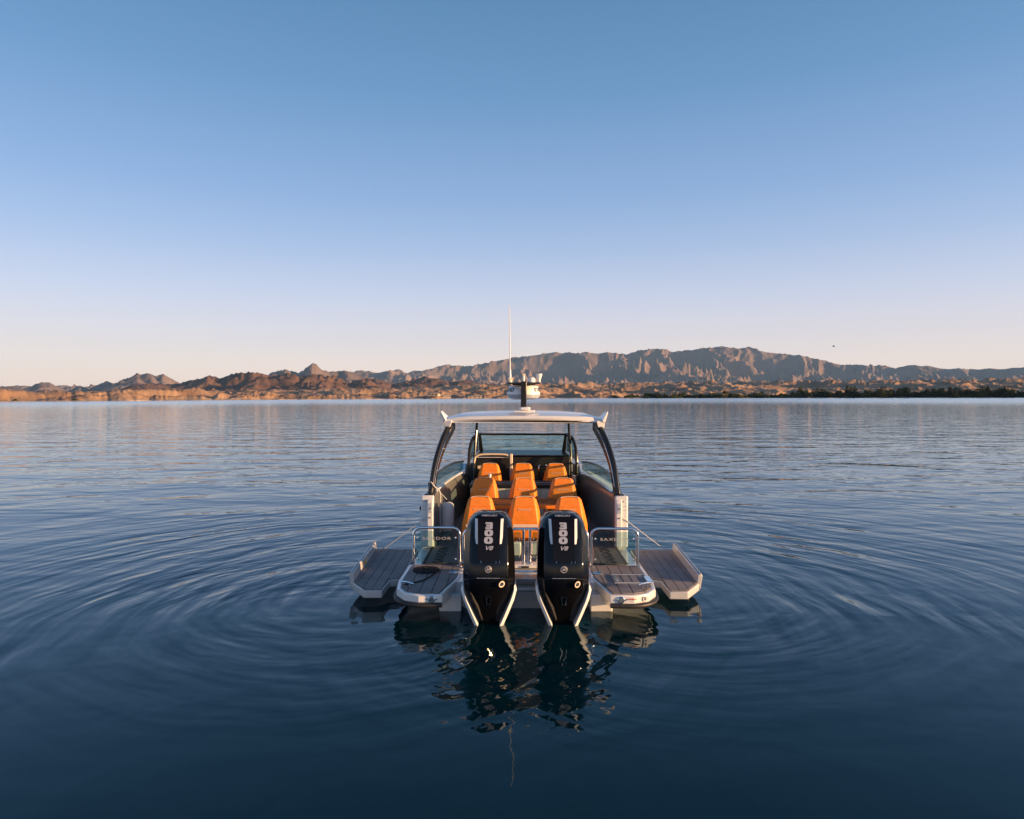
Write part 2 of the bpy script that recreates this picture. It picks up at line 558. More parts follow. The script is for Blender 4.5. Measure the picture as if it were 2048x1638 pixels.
tag(grid_object('desert_shore', X, Y, H, rock_mat('desert_earth', (0.30, 0.17, 0.098), (0.50, 0.325, 0.20), 0.012, pale=(0.62, 0.50, 0.35), bump=1.2, bscale=0.08)), kind='structure')
SHORE = (az, shore, rr, H)

def ground_at(px, dist):
    a = px2az(px)
    j = int(np.argmin(np.abs(az - a)))
    z = float(np.interp(dist, rr[:, j], H[:, j]))
    return dist * math.sin(a), dist * math.cos(a), z

# ---- craggy foothills and mountains
def range_obj(name, pts, r0, rr_, r1, nr, na, fx, seed, material, sm=8, rough=0.5, depth=0.82, crest=0.45, det=(110, 34)):
    az = np.linspace(-AZ, AZ, na)
    prof = sky_profile(pts, az)
    r = np.linspace(r0, r1, nr)[:, None]
    RR = np.broadcast_to(r, (nr, na))
    A = np.broadcast_to(az[None, :], RR.shape)
    X, Y = RR * np.sin(A), RR * np.cos(A)
    wx = fbm(X / fx / 1.7, Y / fx / 1.7, seed + 40, 3) * 0.35
    wy = fbm(X / fx / 1.7 + 9, Y / fx / 1.7, seed + 43, 3) * 0.35
    g = ridged(X / fx * 1.1 + wx * 1.8, Y / fx * 0.95 + wy * 1.8, seed, 7, rough)
    ms = ridged(X / fx / 2.2 + wx, Y / fx / 3.6, seed + 20, 3, 0.5)
    g = np.clip((g - 0.25) / 0.6, 0, 1.05); ms = np.clip((ms - 0.35) / 0.6, 0, 1.2)
    tt = np.clip((RR - r0) / (rr_ - r0), 0, 1)
    e = (0.62 * tt + 0.38 * tt ** 2.2) * (1 - 0.8 * sstep(rr_, r1, RR))
    n_ = np.clip(0.62 * g + 0.42 * ms, 0, 1)
    top_ = np.exp(-((RR - rr_) / (0.10 * (rr_ - r0))) ** 2) * crest
    n_ = n_ * (1 - top_) + top_ * (0.90 + 0.10 * n_)
    base = e * (1 - depth * (1 - n_))
    H = base * np.maximum(prof[None, :], 0.0) * rr_
    for it in range(3):
        ang = ((H - CAM_H) / RR).max(0)
        k = np.clip(smooth1(np.maximum(prof, 1e-4), sm if it < 2 else max(2, sm // 2)) / np.maximum(smooth1(ang, sm if it < 2 else max(2, sm // 2)), 1e-4), 0.3, 3)
        H = H * k[None, :]
    fine = ridged(X / det[0] + 0.6 * fbm(X / det[0] / 1.5, Y / det[0] / 1.5, seed + 60, 2), Y / det[0], seed + 50, 5, 0.55) - 0.45
    msk = np.clip(H / 60.0, 0, 1) * (1 - 0.75 * np.exp(-((RR - rr_) / (0.12 * (rr_ - r0))) ** 2)) * (1 - 0.35 * tt)
    H = H + det[1] * fine * msk
    H = np.where(RR <= r0 + 1, -5, H)
    H = np.where(prof[None, :] < 0.0004, -5, H)
    return tag(grid_object(name, X, Y, H, material), kind='structure')

foot = [(0, 800), (150, 800), (190, 790), (215, 785), (245, 777), (268, 768), (300, 767), (345, 769), (370, 764), (395, 758), (420, 751),
        (440, 757), (460, 750), (490, 744), (520, 746), (545, 752), (575, 746), (600, 752), (640, 748), (680, 757), (700, 765), (740, 757),
        (760, 760), (790, 768), (815, 762), (850, 753), (870, 757), (900, 764), (930, 760), (960, 766), (1000, 770), (1100, 772), (1250, 771),
        (1400, 774), (1500, 790), (1600, 800), (2048, 800)]
range_obj('craggy_foothills', foot, 2600, 4300, 5600, 150, 1300, 520, 200,
          rock_mat('brown_rock', (0.09, 0.052, 0.038), (0.21, 0.122, 0.085), 0.004, bump=8, bscale=0.02), sm=7, rough=0.6)
peaks = [(-200, 770), (0, 776), (15, 772), (30, 772), (45, 779), (75, 766), (100, 764), (120, 776), (138, 781), (160, 771), (178, 778), (213, 762), (230, 767),
         (250, 759), (262, 752), (275, 744), (283, 749), (300, 747), (315, 752), (325, 748), (345, 758), (362, 766), (420, 772), (520, 760), (545, 746),
         (568, 738), (585, 743), (600, 746), (613, 736), (625, 727), (633, 728), (642, 739), (660, 744), (690, 741), (715, 750),
         (800, 770), (1000, 790), (1100, 800), (2300, 800)]
range_obj('rocky_peaks', peaks, 6200, 8000, 9300, 110, 1300, 800, 300,
          rock_mat('hazed_rock', (0.12, 0.09, 0.082), (0.22, 0.16, 0.138), 0.002, bump=14, bscale=0.01), sm=2, rough=0.5, det=(260, 45))  # rock lightened and cooled: distance haze put into its colour
main = [(-200, 775), (400, 770), (560, 762), (640, 752), (690, 744), (735, 742), (760, 746), (795, 739), (815, 745), (850, 740), (880, 733), (895, 729), (930, 733), (960, 729), (1000, 721),
        (1030, 716), (1060, 711), (1100, 706), (1140, 705), (1170, 705), (1200, 707), (1225, 706), (1250, 710), (1275, 701), (1300, 698),
        (1330, 699), (1345, 705), (1375, 701), (1410, 697), (1440, 693), (1460, 696), (1500, 695), (1530, 705), (1560, 708), (1600, 712),
        (1640, 720), (1680, 729), (1720, 731), (1770, 731), (1790, 735), (1810, 731), (1850, 733), (1880, 736), (1920, 737), (1950, 741),
        (1970, 738), (2000, 737), (2025, 733), (2048, 734), (2300, 745)]
range_obj('mountain_range', main, 8600, 12000, 13600, 250, 1600, 1250, 400,
          rock_mat('mauve_mountain_rock', (0.15, 0.105, 0.088), (0.26, 0.185, 0.155), 0.0012, bump=20, bscale=0.006), sm=5, rough=0.60, depth=0.90, crest=0.80, det=(330, 250))

# ---- evening haze
hz = MB().box(-13500, 13500, -3000, 14200, -6, 960)
m = bpy.data.materials.new('evening_air')
m.use_nodes = True
m.node_tree.nodes.clear()
o_ = m.node_tree.nodes.new('ShaderNodeOutputMaterial')
v_ = m.node_tree.nodes.new('ShaderNodeVolumePrincipled')
v_.inputs['Color'].default_value = (0.36, 0.64, 1.0, 1)
v_.inputs['Density'].default_value = 2.5e-5
v_.inputs['Anisotropy'].default_value = 0.0
m.node_tree.links.new(v_.outputs[0], o_.inputs['Volume'])
tag(hz.build('haze', m, smooth=0), 'thin bluish evening haze over the lake', kind='stuff')

# ================================================================== the motor boat
# boat axes: x to starboard, y towards the bow, z up from the waterline, origin on the centreline at the motors
boat = empty('motor_boat', (0.155, 7.6, 0), (0, R(0.25), R(-0.5)))
tag(boat, 'open motor boat with orange seats, white hardtop and fold-down side decks, seen from astern', 'boat')
DECK = 0.32

def sgn_poly(poly, s):
    return [(x * s, y) for x, y in poly]

# ---- hull: bottom and topsides up to deck level
def hull_half(y):
    t = max(0.0, (y - 5.0) / 5.3)
    b = 1.54 * max(0.0, 1 - t ** 2.1) if y > 5 else 1.54
    return b
secs = []
for y in (0.80, 1.2, 2.1, 3.2, 4.4, 5.4, 6.4, 7.3, 8.1, 8.8, 9.4, 9.9, 10.15):
    b = max(0.02, hull_half(y))
    rise = max(0.0, (y - 5.5) / 4.7) ** 2
    ch = b * (0.90 - 0.35 * rise); cz = 0.02 + 0.55 * rise; kz = -0.55 + 0.75 * rise
    dz = 0.305 if y < 6.6 else 0.33
    ring = [(0, y, kz), (ch * 0.55, y, kz + (cz - kz) * 0.62), (ch, y, cz), (b * 0.985, y, cz + 0.10 + 0.1 * rise), (b, y, max(dz, cz + 0.2 + 0.1 * rise))]
    secs.append([(-x, yy, z) for x, yy, z in ring[::-1][:-1]] + ring)
hb = MB(); hb.loft(secs, cap=True, closed=True)
hull = hb.build('hull', 'gelcoat', boat, smooth=30)
# the stepped transom between the motors
MB().box(-0.76, 0.76, 0.74, 0.797, -0.35, 0.20).build('transom', 'hull_grey', hull, bevel=0.012)
MB().box(-0.775, 0.775, 0.80, 1.12, 0.306, 0.316).build('motor_well_sole', 'interior', hull)
MB().box(-0.76, 0.76, 0.765, 0.85, 0.205, 0.245).build('transom_step', 'gelcoat', hull, bevel=0.01)
MB().box(-0.76, 0.76, 0.80, 0.86, 0.248, 0.285).build('well_slot', 'interior_black', hull)
MB().box(-0.76, 0.76, 0.79, 0.85, 0.288, 0.345).build('transom_ledge', 'hull_grey', hull, bevel=0.01)
for s in (-1, 1):
    MB().box(s * 0.78, s * 1.05, 0.62, 0.80, -0.3, 0.20).build('trim_tab_bracket', 'gelcoat', hull, bevel=0.015)
tb = MB(); tb.tube([(-0.45, 0.95, 0.40), (0.45, 0.95, 0.40)], 0.013)
tb.build('tie_bar', 'chrome', hull)
MB().box(-0.8, 0.8, 1.40, 1.62, DECK + 0.002, DECK + 0.045).build('gate_sill', 'gelcoat', hull, bevel=0.012)
MB().box(-0.05, 0.05, 1.385, 1.399, DECK + 0.012, DECK + 0.035).build('sill_latch', 'black_satin', hull)

# ---- cockpit sole and side decks
def sole_poly():
    p = [(-1.40, 1.63), (-1.40, 2.6)]
    for y in (3, 4, 5, 6, 7): p.append((-(hull_half(y) - 0.16), y))
    return p + [(-x, y) for x, y in p[::-1]]
MB().prism(sole_poly(), DECK, DECK + 0.006).build('cockpit_sole', 'caulk', boat)
sole = boat.children[-1] if False else [o for o in boat.children if o.name.startswith('cockpit_sole')][0]
SP = inset(sole_poly(), 0.02)
x = -1.36
while x < 1.36:
    q = clip_strip(SP, x + 0.004, x + 0.16 - 0.004)
    if len(q) > 2: MB().prism(q, DECK + 0.0065, DECK + 0.014).build('plank', 'eva', sole)
    x += 0.16
# the lettering cut into the side decks
for s in (-1, 1):
    me = text_mesh('SAXDOR', 0.19, 'caulk', 0.0008, 0.004, 1.15, 1.15)
    link('deck_lettering', me, sole, (s * 1.19, 2.12, DECK + 0.0155), (0, 0, R(90)))

# ---- bulwarks with glazed cut-outs
def bw_x(y): return 1.51 if y < 2.6 else 1.51 - 0.0175 * (y - 2.6) ** 2 if y < 7 else max(0.03, hull_half(y) * 0.95)
for s in (-1, 1):
    secs = []
    Ys = [2.65, 2.85, 3.15, 3.6, 4.3, 5.0, 5.7, 6.4, 7.0]
    for y in Ys:
        xo = bw_x(y); zt = 1.02 if 3.0 < y < 6.5 else 1.19
        zt = {2.65: 1.08, 2.85: 1.09, 3.15: 1.09, 6.4: 1.02, 7.0: 1.16}.get(y, 1.06)
        secs.append([(s * (xo + 0.02), y, 0.29), (s * (xo + 0.045), y, zt), (s * (xo - 0.06), y, zt), (s * (xo - 0.12), y, zt - 0.12), (s * (xo - 0.16), y, 0.31)])
    bw = MB().loft(secs).build('bulwark', 'gelcoat', boat, smooth=30)
    # dark inner lining
    l = []
    for sec in secs:
        a0_, a, b_ = Vector(sec[2]), Vector(sec[3]), Vector(sec[4])
        off = Vector((-s * 0.008, 0, 0))
        a0_ = a0_ + Vector((-s * 0.012, 0, -0.012))
        l.append([tuple(a0_), tuple(a + off), tuple(b_ + off), tuple(b_ + off * 3), tuple(a + off * 3), tuple(a0_ + off)])
    MB().loft(l).build('inner_lining', 'interior', bw)
    # coaming strip on the inner edge under the glass
    cpath = [(s * (bw_x(y) - 0.075), y, 1.075) for y in (3.3, 3.6, 4.3, 5.0, 5.7, 6.3)]
    MB().tube(cpath, 0.04, 6, flat=0.55).build('coaming', 'gelcoat', bw)
    # window: glass leaf, rail above it
    gl = []
    for y in (3.25, 3.5, 4.0, 4.8, 5.6, 6.2, 6.6):
        zt = 1.10 + 0.21 * math.sin(math.pi * min(1, max(0, (y - 2.85) / 4.6))) ** 0.6
        gl.append((bw_x(y) + 0.0, y, zt))
    win = MB()
    secs = [[(s * (gx + 0.004), gy, 1.03), (s * (gx + 0.012), gy, gz), (s * (gx + 0.004), gy, gz), (s * (gx - 0.004), gy, 1.03)] for gx, gy, gz in gl]
    win.loft(secs)
    w_ = win.build('side_window', 'window', boat)
    MB().tube(bez([(s * (gx + 0.008), gy, gz) for gx, gy, gz in gl], 4), 0.022, 8).build('window_rail', 'black_satin', w_)
    MB().tube([(s * (bw_x(3.25)), 3.25, 1.05), (s * bw_x(3.25), 3.27, gl[0][2])], 0.025, 8).build('window_end_post', 'black_satin', w_)
    # bow bulwark beyond the console
    secs = []
    for y in (7.0, 7.8, 8.6, 9.3, 9.8, 10.12):
        xo = max(0.05, hull_half(y) * 0.96 + 0.02) if y > 7.2 else bw_x(7.0)
        zt = 1.16 - 0.03 * (y - 7)
        xi = max(0.01, xo - 0.14)
        secs.append([(s * max(0.03, xo - 0.03), y, 0.33), (s * xo, y, zt), (s * xi, y, zt), (s * max(0.005, xi - 0.05), y, 0.42)])
    MB().loft(secs).build('bow_bulwark', 'gelcoat', boat, smooth=30)
    # aft end of the bulwark: pale end panel, latch column, fittings
    ep_ = MB().prism(sgn_poly([(1.355, 2.58), (1.545, 2.58), (1.56, 2.645), (1.355, 2.645)], s), DECK + 0.02, 1.115).build('bulwark_end', 'gelcoat', boat, bevel=0.02, segs=3)
    MB().box(s * 1.36, s * 1.452, 2.53, 2.578, DECK + 0.03, 1.06).build('latch_column', 'gelcoat', ep_, bevel=0.016, segs=3)
    MB().box(s * 1.385, s * 1.432, 2.525, 2.5295, 0.86, 1.01).build('maker_plate', 'alu', ep_)
    MB().revolve([(0.0, 0), (0.011, 0), (0.011, 0.006), (0, 0.006)], 10, 'Y', (s * 1.408, 2.5225, 0.79)).build('latch_hole', 'rubber', ep_)
    MB().revolve([(0.0, 0), (0.010, 0), (0.010, 0.006), (0, 0.006)], 10, 'Y', (s * 1.472, 2.573, 1.03)).build('latch_hole', 'rubber', ep_)
    for (dx, dz) in ((0, 0.012), (0.016, 0), (-0.016, -0.004)):
        MB().box(s * 1.408 + dx - 0.007, s * 1.408 + dx + 0.007, 2.521, 2.5245, 0.925 + dz - 0.006, 0.925 + dz + 0.006).build('plate_print', 'navy', ep_)
    for kz in (0.90, 0.96, 0.74):
        MB().box(s * 1.465, s * 1.535, 2.5745, 2.5795, kz, kz + 0.004).build('panel_seam', 'hull_grey', ep_)
    MB().revolve([(0, 0), (0.032, 0), (0.036, 0.014), (0.02, 0.032), (0, 0.034)], 14, 'X', (1.552 if s > 0 else -1.586, 2.72, 0.90)).build('side_cleat', 'black_satin', ep_)
    # stay holding the folded deck
    MB().tube([(s * 1.46, 2.56, 0.80), (s * 2.12, 2.70, 0.29)], 0.006, 6).build('terrace_stay', 'white_rope', boat)

# foredeck
MB().prism([(-1.2, 6.9), (-1.15, 7.4), (-0.9, 8.4), (-0.4, 9.5), (0, 10.0), (0.4, 9.5), (0.9, 8.4), (1.15, 7.4), (1.2, 6.9)], 0.80, 0.84).build('foredeck', 'eva', boat)

# ---- swim platforms
PP = [(-0.97, 0.22), (-1.24, 0.21), (-1.42, 0.29), (-1.54, 0.48), (-1.575, 0.80), (-1.575, 1.62), (-0.82, 1.62), (-0.82, 0.98)]
def ringed(poly, z0, z1, scale):
    c = (-1.15, 0.7)
    return [(c[0] + (x - c[0]) * scale, c[1] + (y - c[1]) * scale, z) for x, y in poly for z in (z0,)]
for s in (-1, 1):
    poly = sgn_poly(PP, -s)
    c = (s * 1.2, 0.95)
    def lay(k, z): return [(c[0] + (x - c[0]) * k, c[1] + (y - c[1]) * k, z) for x, y in poly]
    body = MB().loft([lay(0.93, 0.15), lay(0.985, 0.212), lay(1.0, 0.225), lay(1.0, 0.30), lay(0.985, 0.315)])
    pf = body.build('swim_platform', 'gelcoat', boat, smooth=25, bevel=0.006)
    # rubbing strake along the outer edge
    rub = [(c[0] + (x - c[0]) * 1.012, c[1] + (y - c[1]) * 1.012, 0.196) for x, y in poly[:6]]
    MB().tube(bez(rub, 5), 0.030, 10, flat=0.9).build('rub_rail', 'rubber', pf)
    # foam planks laid between black seams
    inner = inset(poly, 0.045)
    MB().prism(inner, 0.3155, 0.3185).build('seam_backing', 'caulk', pf)
    if s < 0:
        xs = [-1.56, -1.39, -1.245, -1.10, -0.955, -0.80]
    else:
        xs = [0.80, 0.955, 1.10, 1.245, 1.39, 1.56]
    for a, b_ in zip(xs[:-1], xs[1:]):
        q = clip_strip(inset(inner, 0.004), a + 0.005, b_ - 0.005)
        if len(q) > 2: MB().prism(q, 0.319, 0.327).build('plank', 'eva', pf)
    # cleat
    cx, cy = s * 1.41, 0.47
    cl = MB()
    cl.tube(bez([(cx - 0.085, cy - s * 0.05, 0.382), (cx - 0.03, cy - s * 0.018, 0.389), (cx + 0.03, cy + s * 0.018, 0.389), (cx + 0.085, cy + s * 0.05, 0.382)], 5), 0.011, 8)
    for q in (-0.03, 0.03):
        cl.tube([(cx + q, cy + q * s * 0.6, 0.322), (cx + q, cy + q * s * 0.6, 0.387)], 0.011, 8)
    cl.build('cleat', 'chrome', pf)
    # chrome eye light in the aft face
    lx = s * 1.09
    MB().revolve([(0, 0), (0.035, 0.0), (0.042, 0.006), (0.042, 0.014), (0, 0.014)], 18, 'Y', (lx, 0.203, 0.262)).build('transom_light', 'chrome', pf)
    MB().revolve([(0, 0), (0.022, 0.0), (0.022, 0.006), (0, 0.006)], 14, 'Y', (lx, 0.198, 0.262)).build('light_lens', 'interior', pf)
    for q in (-1, 1):
        MB().prism([(lx + q * 0.034, 0.247), (lx + q * 0.070, 0.262), (lx + q * 0.034, 0.277)], -0.004, 0.004).build('light_bezel', 'chrome', pf)
        o = [k for k in pf.children if k.name.startswith('light_bezel')][-1]
        o.data.transform(Matrix(((1, 0, 0, 0), (0, 0, 1, 0.211), (0, 1, 0, 0), (0, 0, 0, 1))))
    # recessed step shell on the inner corner
    MB().revolve([(0, 0), (0.06, 0), (0.06, 0.012), (0.052, 0.012), (0.045, 0.004), (0, 0.004)], 20, 'Z', (s * 0.93, 1.13, 0.3265)).build('filler_shell', 'chrome', pf)
    if s > 0:
        # boarding ladder hatch
        fr = MB()
        fr.tube([(1.09, 0.68, 0.333), (1.09, 1.06, 0.333), (1.50, 1.06, 0.333), (1.50, 0.68, 0.333)], 0.006, 6, closed=True)
        fr.build('ladder_hatch_frame', 'alu', pf)
        MB().box(1.095, 1.495, 0.685, 1.055, 0.3275, 0.334).build('ladder_hatch', 'eva', pf)
        for hx in (1.20, 1.31, 1.41):
            MB().box(hx - 0.004, hx + 0.004, 0.70, 1.04, 0.3342, 0.3355).build('hatch_seam', 'caulk', pf)
        MB().box(1.105, 1.14, 0.72, 1.02, 0.3345, 0.341).build('hatch_grip', 'chrome', pf, bevel=0.003)
        MB().box(1.48, 1.56, 0.70, 0.95, 0.328, 0.344).build('hatch_hinge', 'chrome', pf, bevel=0.006)
        MB().revolve([(0, 0), (0.032, 0), (0.032, 0.004), (0, 0.004)], 20, 'Y', (0, 0, 0)).build('round_badge', 'silver', pf, (1.375, 0.258, 0.264), (0, 0, R(24)))
        link('badge_mark', text_mesh('S', 0.045, 'navy', 0.001, 0.002, 1.3), pf, (1.374, 0.2555, 0.264), (R(90), 0, R(24)))
        link('small_print', text_mesh('SAXDOR', 0.020, 'red', 0.0006, 0.001, 1.2), pf, (1.215, 0.2045, 0.272), (R(90), 0, R(-2)))

# ---- fold-down side terraces
TP = [(1.64, 1.32), (1.77, 1.27), (1.79, 0.85), (2.02, 0.85), (2.25, 1.19), (2.29, 2.78), (1.62, 2.78)]
TT = 0.18
def tpos(o):      # built level with its deck at z = 0, then set low at the aft end
    o.location = (0, 0.85, TT); o.rotation_euler = (R(2.4), 0, 0)
    return o
for s in (-1, 1):
    L = lambda pl: [(x, y - 0.85) for x, y in pl]
    poly = L(sgn_poly(TP, s))
    te = tpos(MB().prism(poly, -0.10, -0.002).build('side_terrace', 'hull_edge', boat, bevel=0.012, segs=3))
    MB().prism(inset(poly, 0.016), -0.0015, 0.0015).build('seam_backing', 'caulk', te)
    lim = [1.60, 1.80, 1.92, 2.04, 2.16, 2.30]
    for a, b_ in zip(lim[:-1], lim[1:]):
        st = clip_strip(L(inset(TP, 0.02)), a + 0.004, b_ - 0.004)
        if len(st) > 2: MB().prism(sgn_poly(st, s), 0.002, 0.010).build('plank', 'eva', te)
    # upturned outer edge (the former bulwark top)
    sec = []
    for (x, y) in ((2.215, 0.33), (2.25, 1.92)):
        sec.append([(s * x, y, 0.0), (s * (x + 0.012), y, 0.118), (s * (x + 0.055), y, 0.126), (s * (x + 0.07), y, 0.09), (s * (x + 0.045), y, -0.085)])
    MB().loft(sec).build('terrace_rim', 'hull_edge', te, bevel=0.008, segs=2)
    MB().tube([(s * 2.25, 0.335, 0.1225), (s * 2.285, 1.915, 0.1225)], 0.004, 6).build('rim_seam', 'caulk', te)
    for hy in (0.46, 0.53):
        MB().revolve([(0, -0.025), (0.022, -0.02), (0.022, 0.02), (0, 0.025)], 12, 'Y', (s * 1.635, hy - 0.02, -0.03)).build('hinge', 'chrome', te)
    MB().tube([(s * 2.03, 0.035, -0.09), (s * 2.03, 0.03, -0.125), (s * 2.03, 0.06, -0.14)], 0.012, 8).build('latch_hook', 'black_satin', te)
    MB().tube([(s * 2.14, 1.88, 0.008), (s * 2.14, 1.88, 0.06)], 0.006, 6).build('latch_pin', 'chrome', te)
    if s < 0:
        def onrim(t0, z):
            return (-2.215 - (t0 - 0.33) / 1.59 * 0.035 - 0.1 * z + 0.003, t0, z)
        MB().add([onrim(0.85, 0.02), onrim(1.22, 0.02), onrim(1.22, 0.108), onrim(0.85, 0.108)], [(0, 1, 2, 3)]).build('warning_sticker', 'cream', te)
        p = [onrim(0.96, 0.03), onrim(1.10, 0.03), onrim(1.03, 0.10)]
        MB().add([(q[0] + 0.003, q[1], q[2]) for q in p], [(0, 1, 2)]).build('warning_triangle', 'yellow', te)

# ---- tubular gates with glass
def gate(x0, x1, y, z0, z1, name, letters=None, rl=0.10, rr_=0.10, parent=boat):
    rc = rl
    path = [(x0, y, z0), (x0, y, z1 - rc)]
    for k in range(1, 8):
        a = math.pi * k / 16
        path.append((x0 + rc - rc * math.cos(a), y, z1 - rc + rc * math.sin(a)))
    path.append((x0 + rc, y, z1))
    rc = rr_
    path.append((x1 - rc, y, z1))
    for k in range(1, 8):
        a = math.pi * k / 16
        path.append((x1 - rc + rc * math.sin(a), y, z1 - rc + rc * math.cos(a)))
    path += [(x1, y, z1 - rc), (x1, y, z0)]
    g = MB().tube(path, 0.019, 12).build(name, 'chrome', parent)
    for fx in (x0, x1):
        MB().revolve([(0, 0), (0.036, 0), (0.036, 0.008), (0.024, 0.016), (0, 0.016)], 14, 'Z', (fx, y, z0)).build('base_flange', 'chrome', g)
    pts = [(x0 + 0.035, z0 + 0.03), (x1 - 0.035, z0 + 0.03), (x1 - 0.035, z1 - max(rr_, 0.05)), (x1 - max(rr_, 0.05), z1 - 0.045), (x0 + max(rl, 0.05), z1 - 0.045), (x0 + 0.035, z1 - max(rl, 0.05))]
    gm = MB().prism([(p[0], p[1]) for p in pts], -0.004, 0.004)
    gm.v = [(a, y - c, b_) for a, b_, c in gm.v]
    gm.build('glass_panel', 'glass', g)
    for fx in (x0 + 0.055, x1 - 0.055):
        for fz in (z0 + 0.09, z1 - 0.14):
            MB().revolve([(0, -0.012), (0.016, -0.010), (0.016, 0.010), (0, 0.012)], 10, 'Y', (fx, y, fz)).build('glass_clamp', 'chrome', g)
    if letters:
        link('gate_lettering', text_mesh(letters, 0.052, 'silver', 0.0006, 0.0004, 1.7, 1.15), g, ((x0 + x1) / 2, y - 0.006, z1 - 0.145), (R(90), 0, 0))
    return g
GY = 1.50
gate(-1.495, -0.875, GY, 0.327, 0.842, 'platform_gate', 'SAXDOR')
gate(0.885, 1.505, GY, 0.327, 0.836, 'platform_gate', 'SAXDOR')
gate(-0.825, -0.02, GY, 0.366, 0.828, 'centre_gate', rr_=0.02)
gate(0.065, 0.835, GY, 0.366, 0.828, 'centre_gate', rl=0.02)
MB().tube([(-0.02, GY, 0.828), (0.065, GY, 0.828)], 0.0188, 12).build('gate_link', 'chrome', boat)
# upright panel seen between the centre gates
ls = MB().box(-0.01, 0.055, 1.56, 1.59, 0.366, 0.64).build('ladder_slot', 'alu', boat, bevel=0.004)
for k in range(4):
    MB().box(0.008, 0.034, 1.551, 1.559, 0.48 + k * 0.028, 0.492 + k * 0.028).build('ladder_slot_mark', 'navy', ls)
# pale lockers behind the centre gate
for s in (-1, 1):
    MB().box(0.07 if s > 0 else -0.44, 0.44 if s > 0 else -0.05, 2.05, 2.15, DECK + 0.02, 0.53).build('aft_locker', 'gelcoat', boat, bevel=0.02)

# ---- outboard motors
def motor_section(z, w, ya, yf, p):
    c = min(0.10, (yf - ya) * 0.35)
    q = [(p, ya), (p + (w - p) * 0.55, ya + 0.045), (w, ya + 0.16), (w, yf - c), (w * 0.6, yf)]
    return [(x, y, z) for x, y in q] + [(-x, y, z) for x, y in q[::-1]]
MS = [(-0.55, 0.060, 0.22, 0.52, 0.035), (-0.15, 0.085, 0.18, 0.58, 0.05), (0.02, 0.125, 0.135, 0.60, 0.06), (0.12, 0.175, 0.095, 0.64, 0.08),
      (0.28, 0.245, 0.045, 0.70, 0.11), (0.40, 0.288, 0.012, 0.72, 0.125), (0.55, 0.298, 0.0, 0.72, 0.13), (0.70, 0.294, 0.012, 0.72, 0.135), (0.735, 0.293, 0.025, 0.72, 0.135),
      (0.90, 0.285, 0.085, 0.72, 0.138), (1.05, 0.272, 0.155, 0.71, 0.140), (1.14, 0.252, 0.205, 0.69, 0.142), (1.205, 0.195, 0.255, 0.66, 0.138), (1.235, 0.145, 0.32, 0.60, 0.10)]
def interp_ms(z, i):
    zs = [m_[0] for m_ in MS]
    return float(np.interp(z, zs, [m_[i] for m_ in MS]))
def panel_pt(x, z, off=0.004):
    return (x, interp_ms(z, 2) - off, z)
def digit0(cx, z0, z1, w):
    n = 22
    o_, i_ = [], []
    cz = (z0 + z1) / 2
    for k in range(n):
        a = 2 * math.pi * k / n
        ca, sa = math.cos(a), math.sin(a)
        ex = lambda v, e: math.copysign(abs(v) ** e, v)
        o_.append((cx + w / 2 * ex(ca, 0.7), cz + (z1 - z0) / 2 * ex(sa, 0.7)))
        i_.append((cx + w * 0.115 * ex(ca, 0.7), cz + (z1 - z0) * 0.22 * ex(sa, 0.7)))
    b = MB()
    front = [panel_pt(x, z, 0.009) for x, z in o_] + [panel_pt(x, z, 0.009) for x, z in i_]
    back = [panel_pt(x, z, -0.002) for x, z in o_] + [panel_pt(x, z, -0.002) for x, z in i_]
    fs = []
    for k in range(n):
        j = (k + 1) % n
        fs += [(k, j, n + j, n + k), (k, 2 * n + k, 2 * n + j, j), (n + k, n + j, 3 * n + j, 3 * n + k)]
    return b.add(front + back, fs)
def digit3(cx, z0, z1, w):
    h = z1 - z0
    T = h * 0.27
    b = MB()
    def quad(xa, xb, za, zb):
        fr = [panel_pt(x, z, 0.009) for x, z in ((xa, za), (xb, za), (xb, zb), (xa, zb))]
        bk = [panel_pt(x, z, -0.002) for x, z in ((xa, za), (xb, za), (xb, zb), (xa, zb))]
        b.add(fr + bk, [(0, 1, 2, 3), (0, 4, 5, 1), (1, 5, 6, 2), (2, 6, 7, 3), (3, 7, 4, 0)])
    L, Rr = cx - w / 2, cx + w / 2
    sx = cx + w * 0.10
    quad(L, sx, z0, z0 + T); quad(L + w * 0.12, sx, z0 + h / 2 - T / 2, z0 + h / 2 + T / 2); quad(L, sx, z1 - T, z1)
    quad(sx, Rr, z0 + h * 0.06, z0 + h * 0.47); quad(sx, Rr, z0 + h * 0.53, z1 - h * 0.06)
    quad(sx, Rr - w * 0.08, z0, z0 + h * 0.06); quad(sx, Rr - w * 0.08, z1 - h * 0.06, z1); quad(sx, Rr - w * 0.07, z0 + h * 0.47, z0 + h * 0.53)
    return b

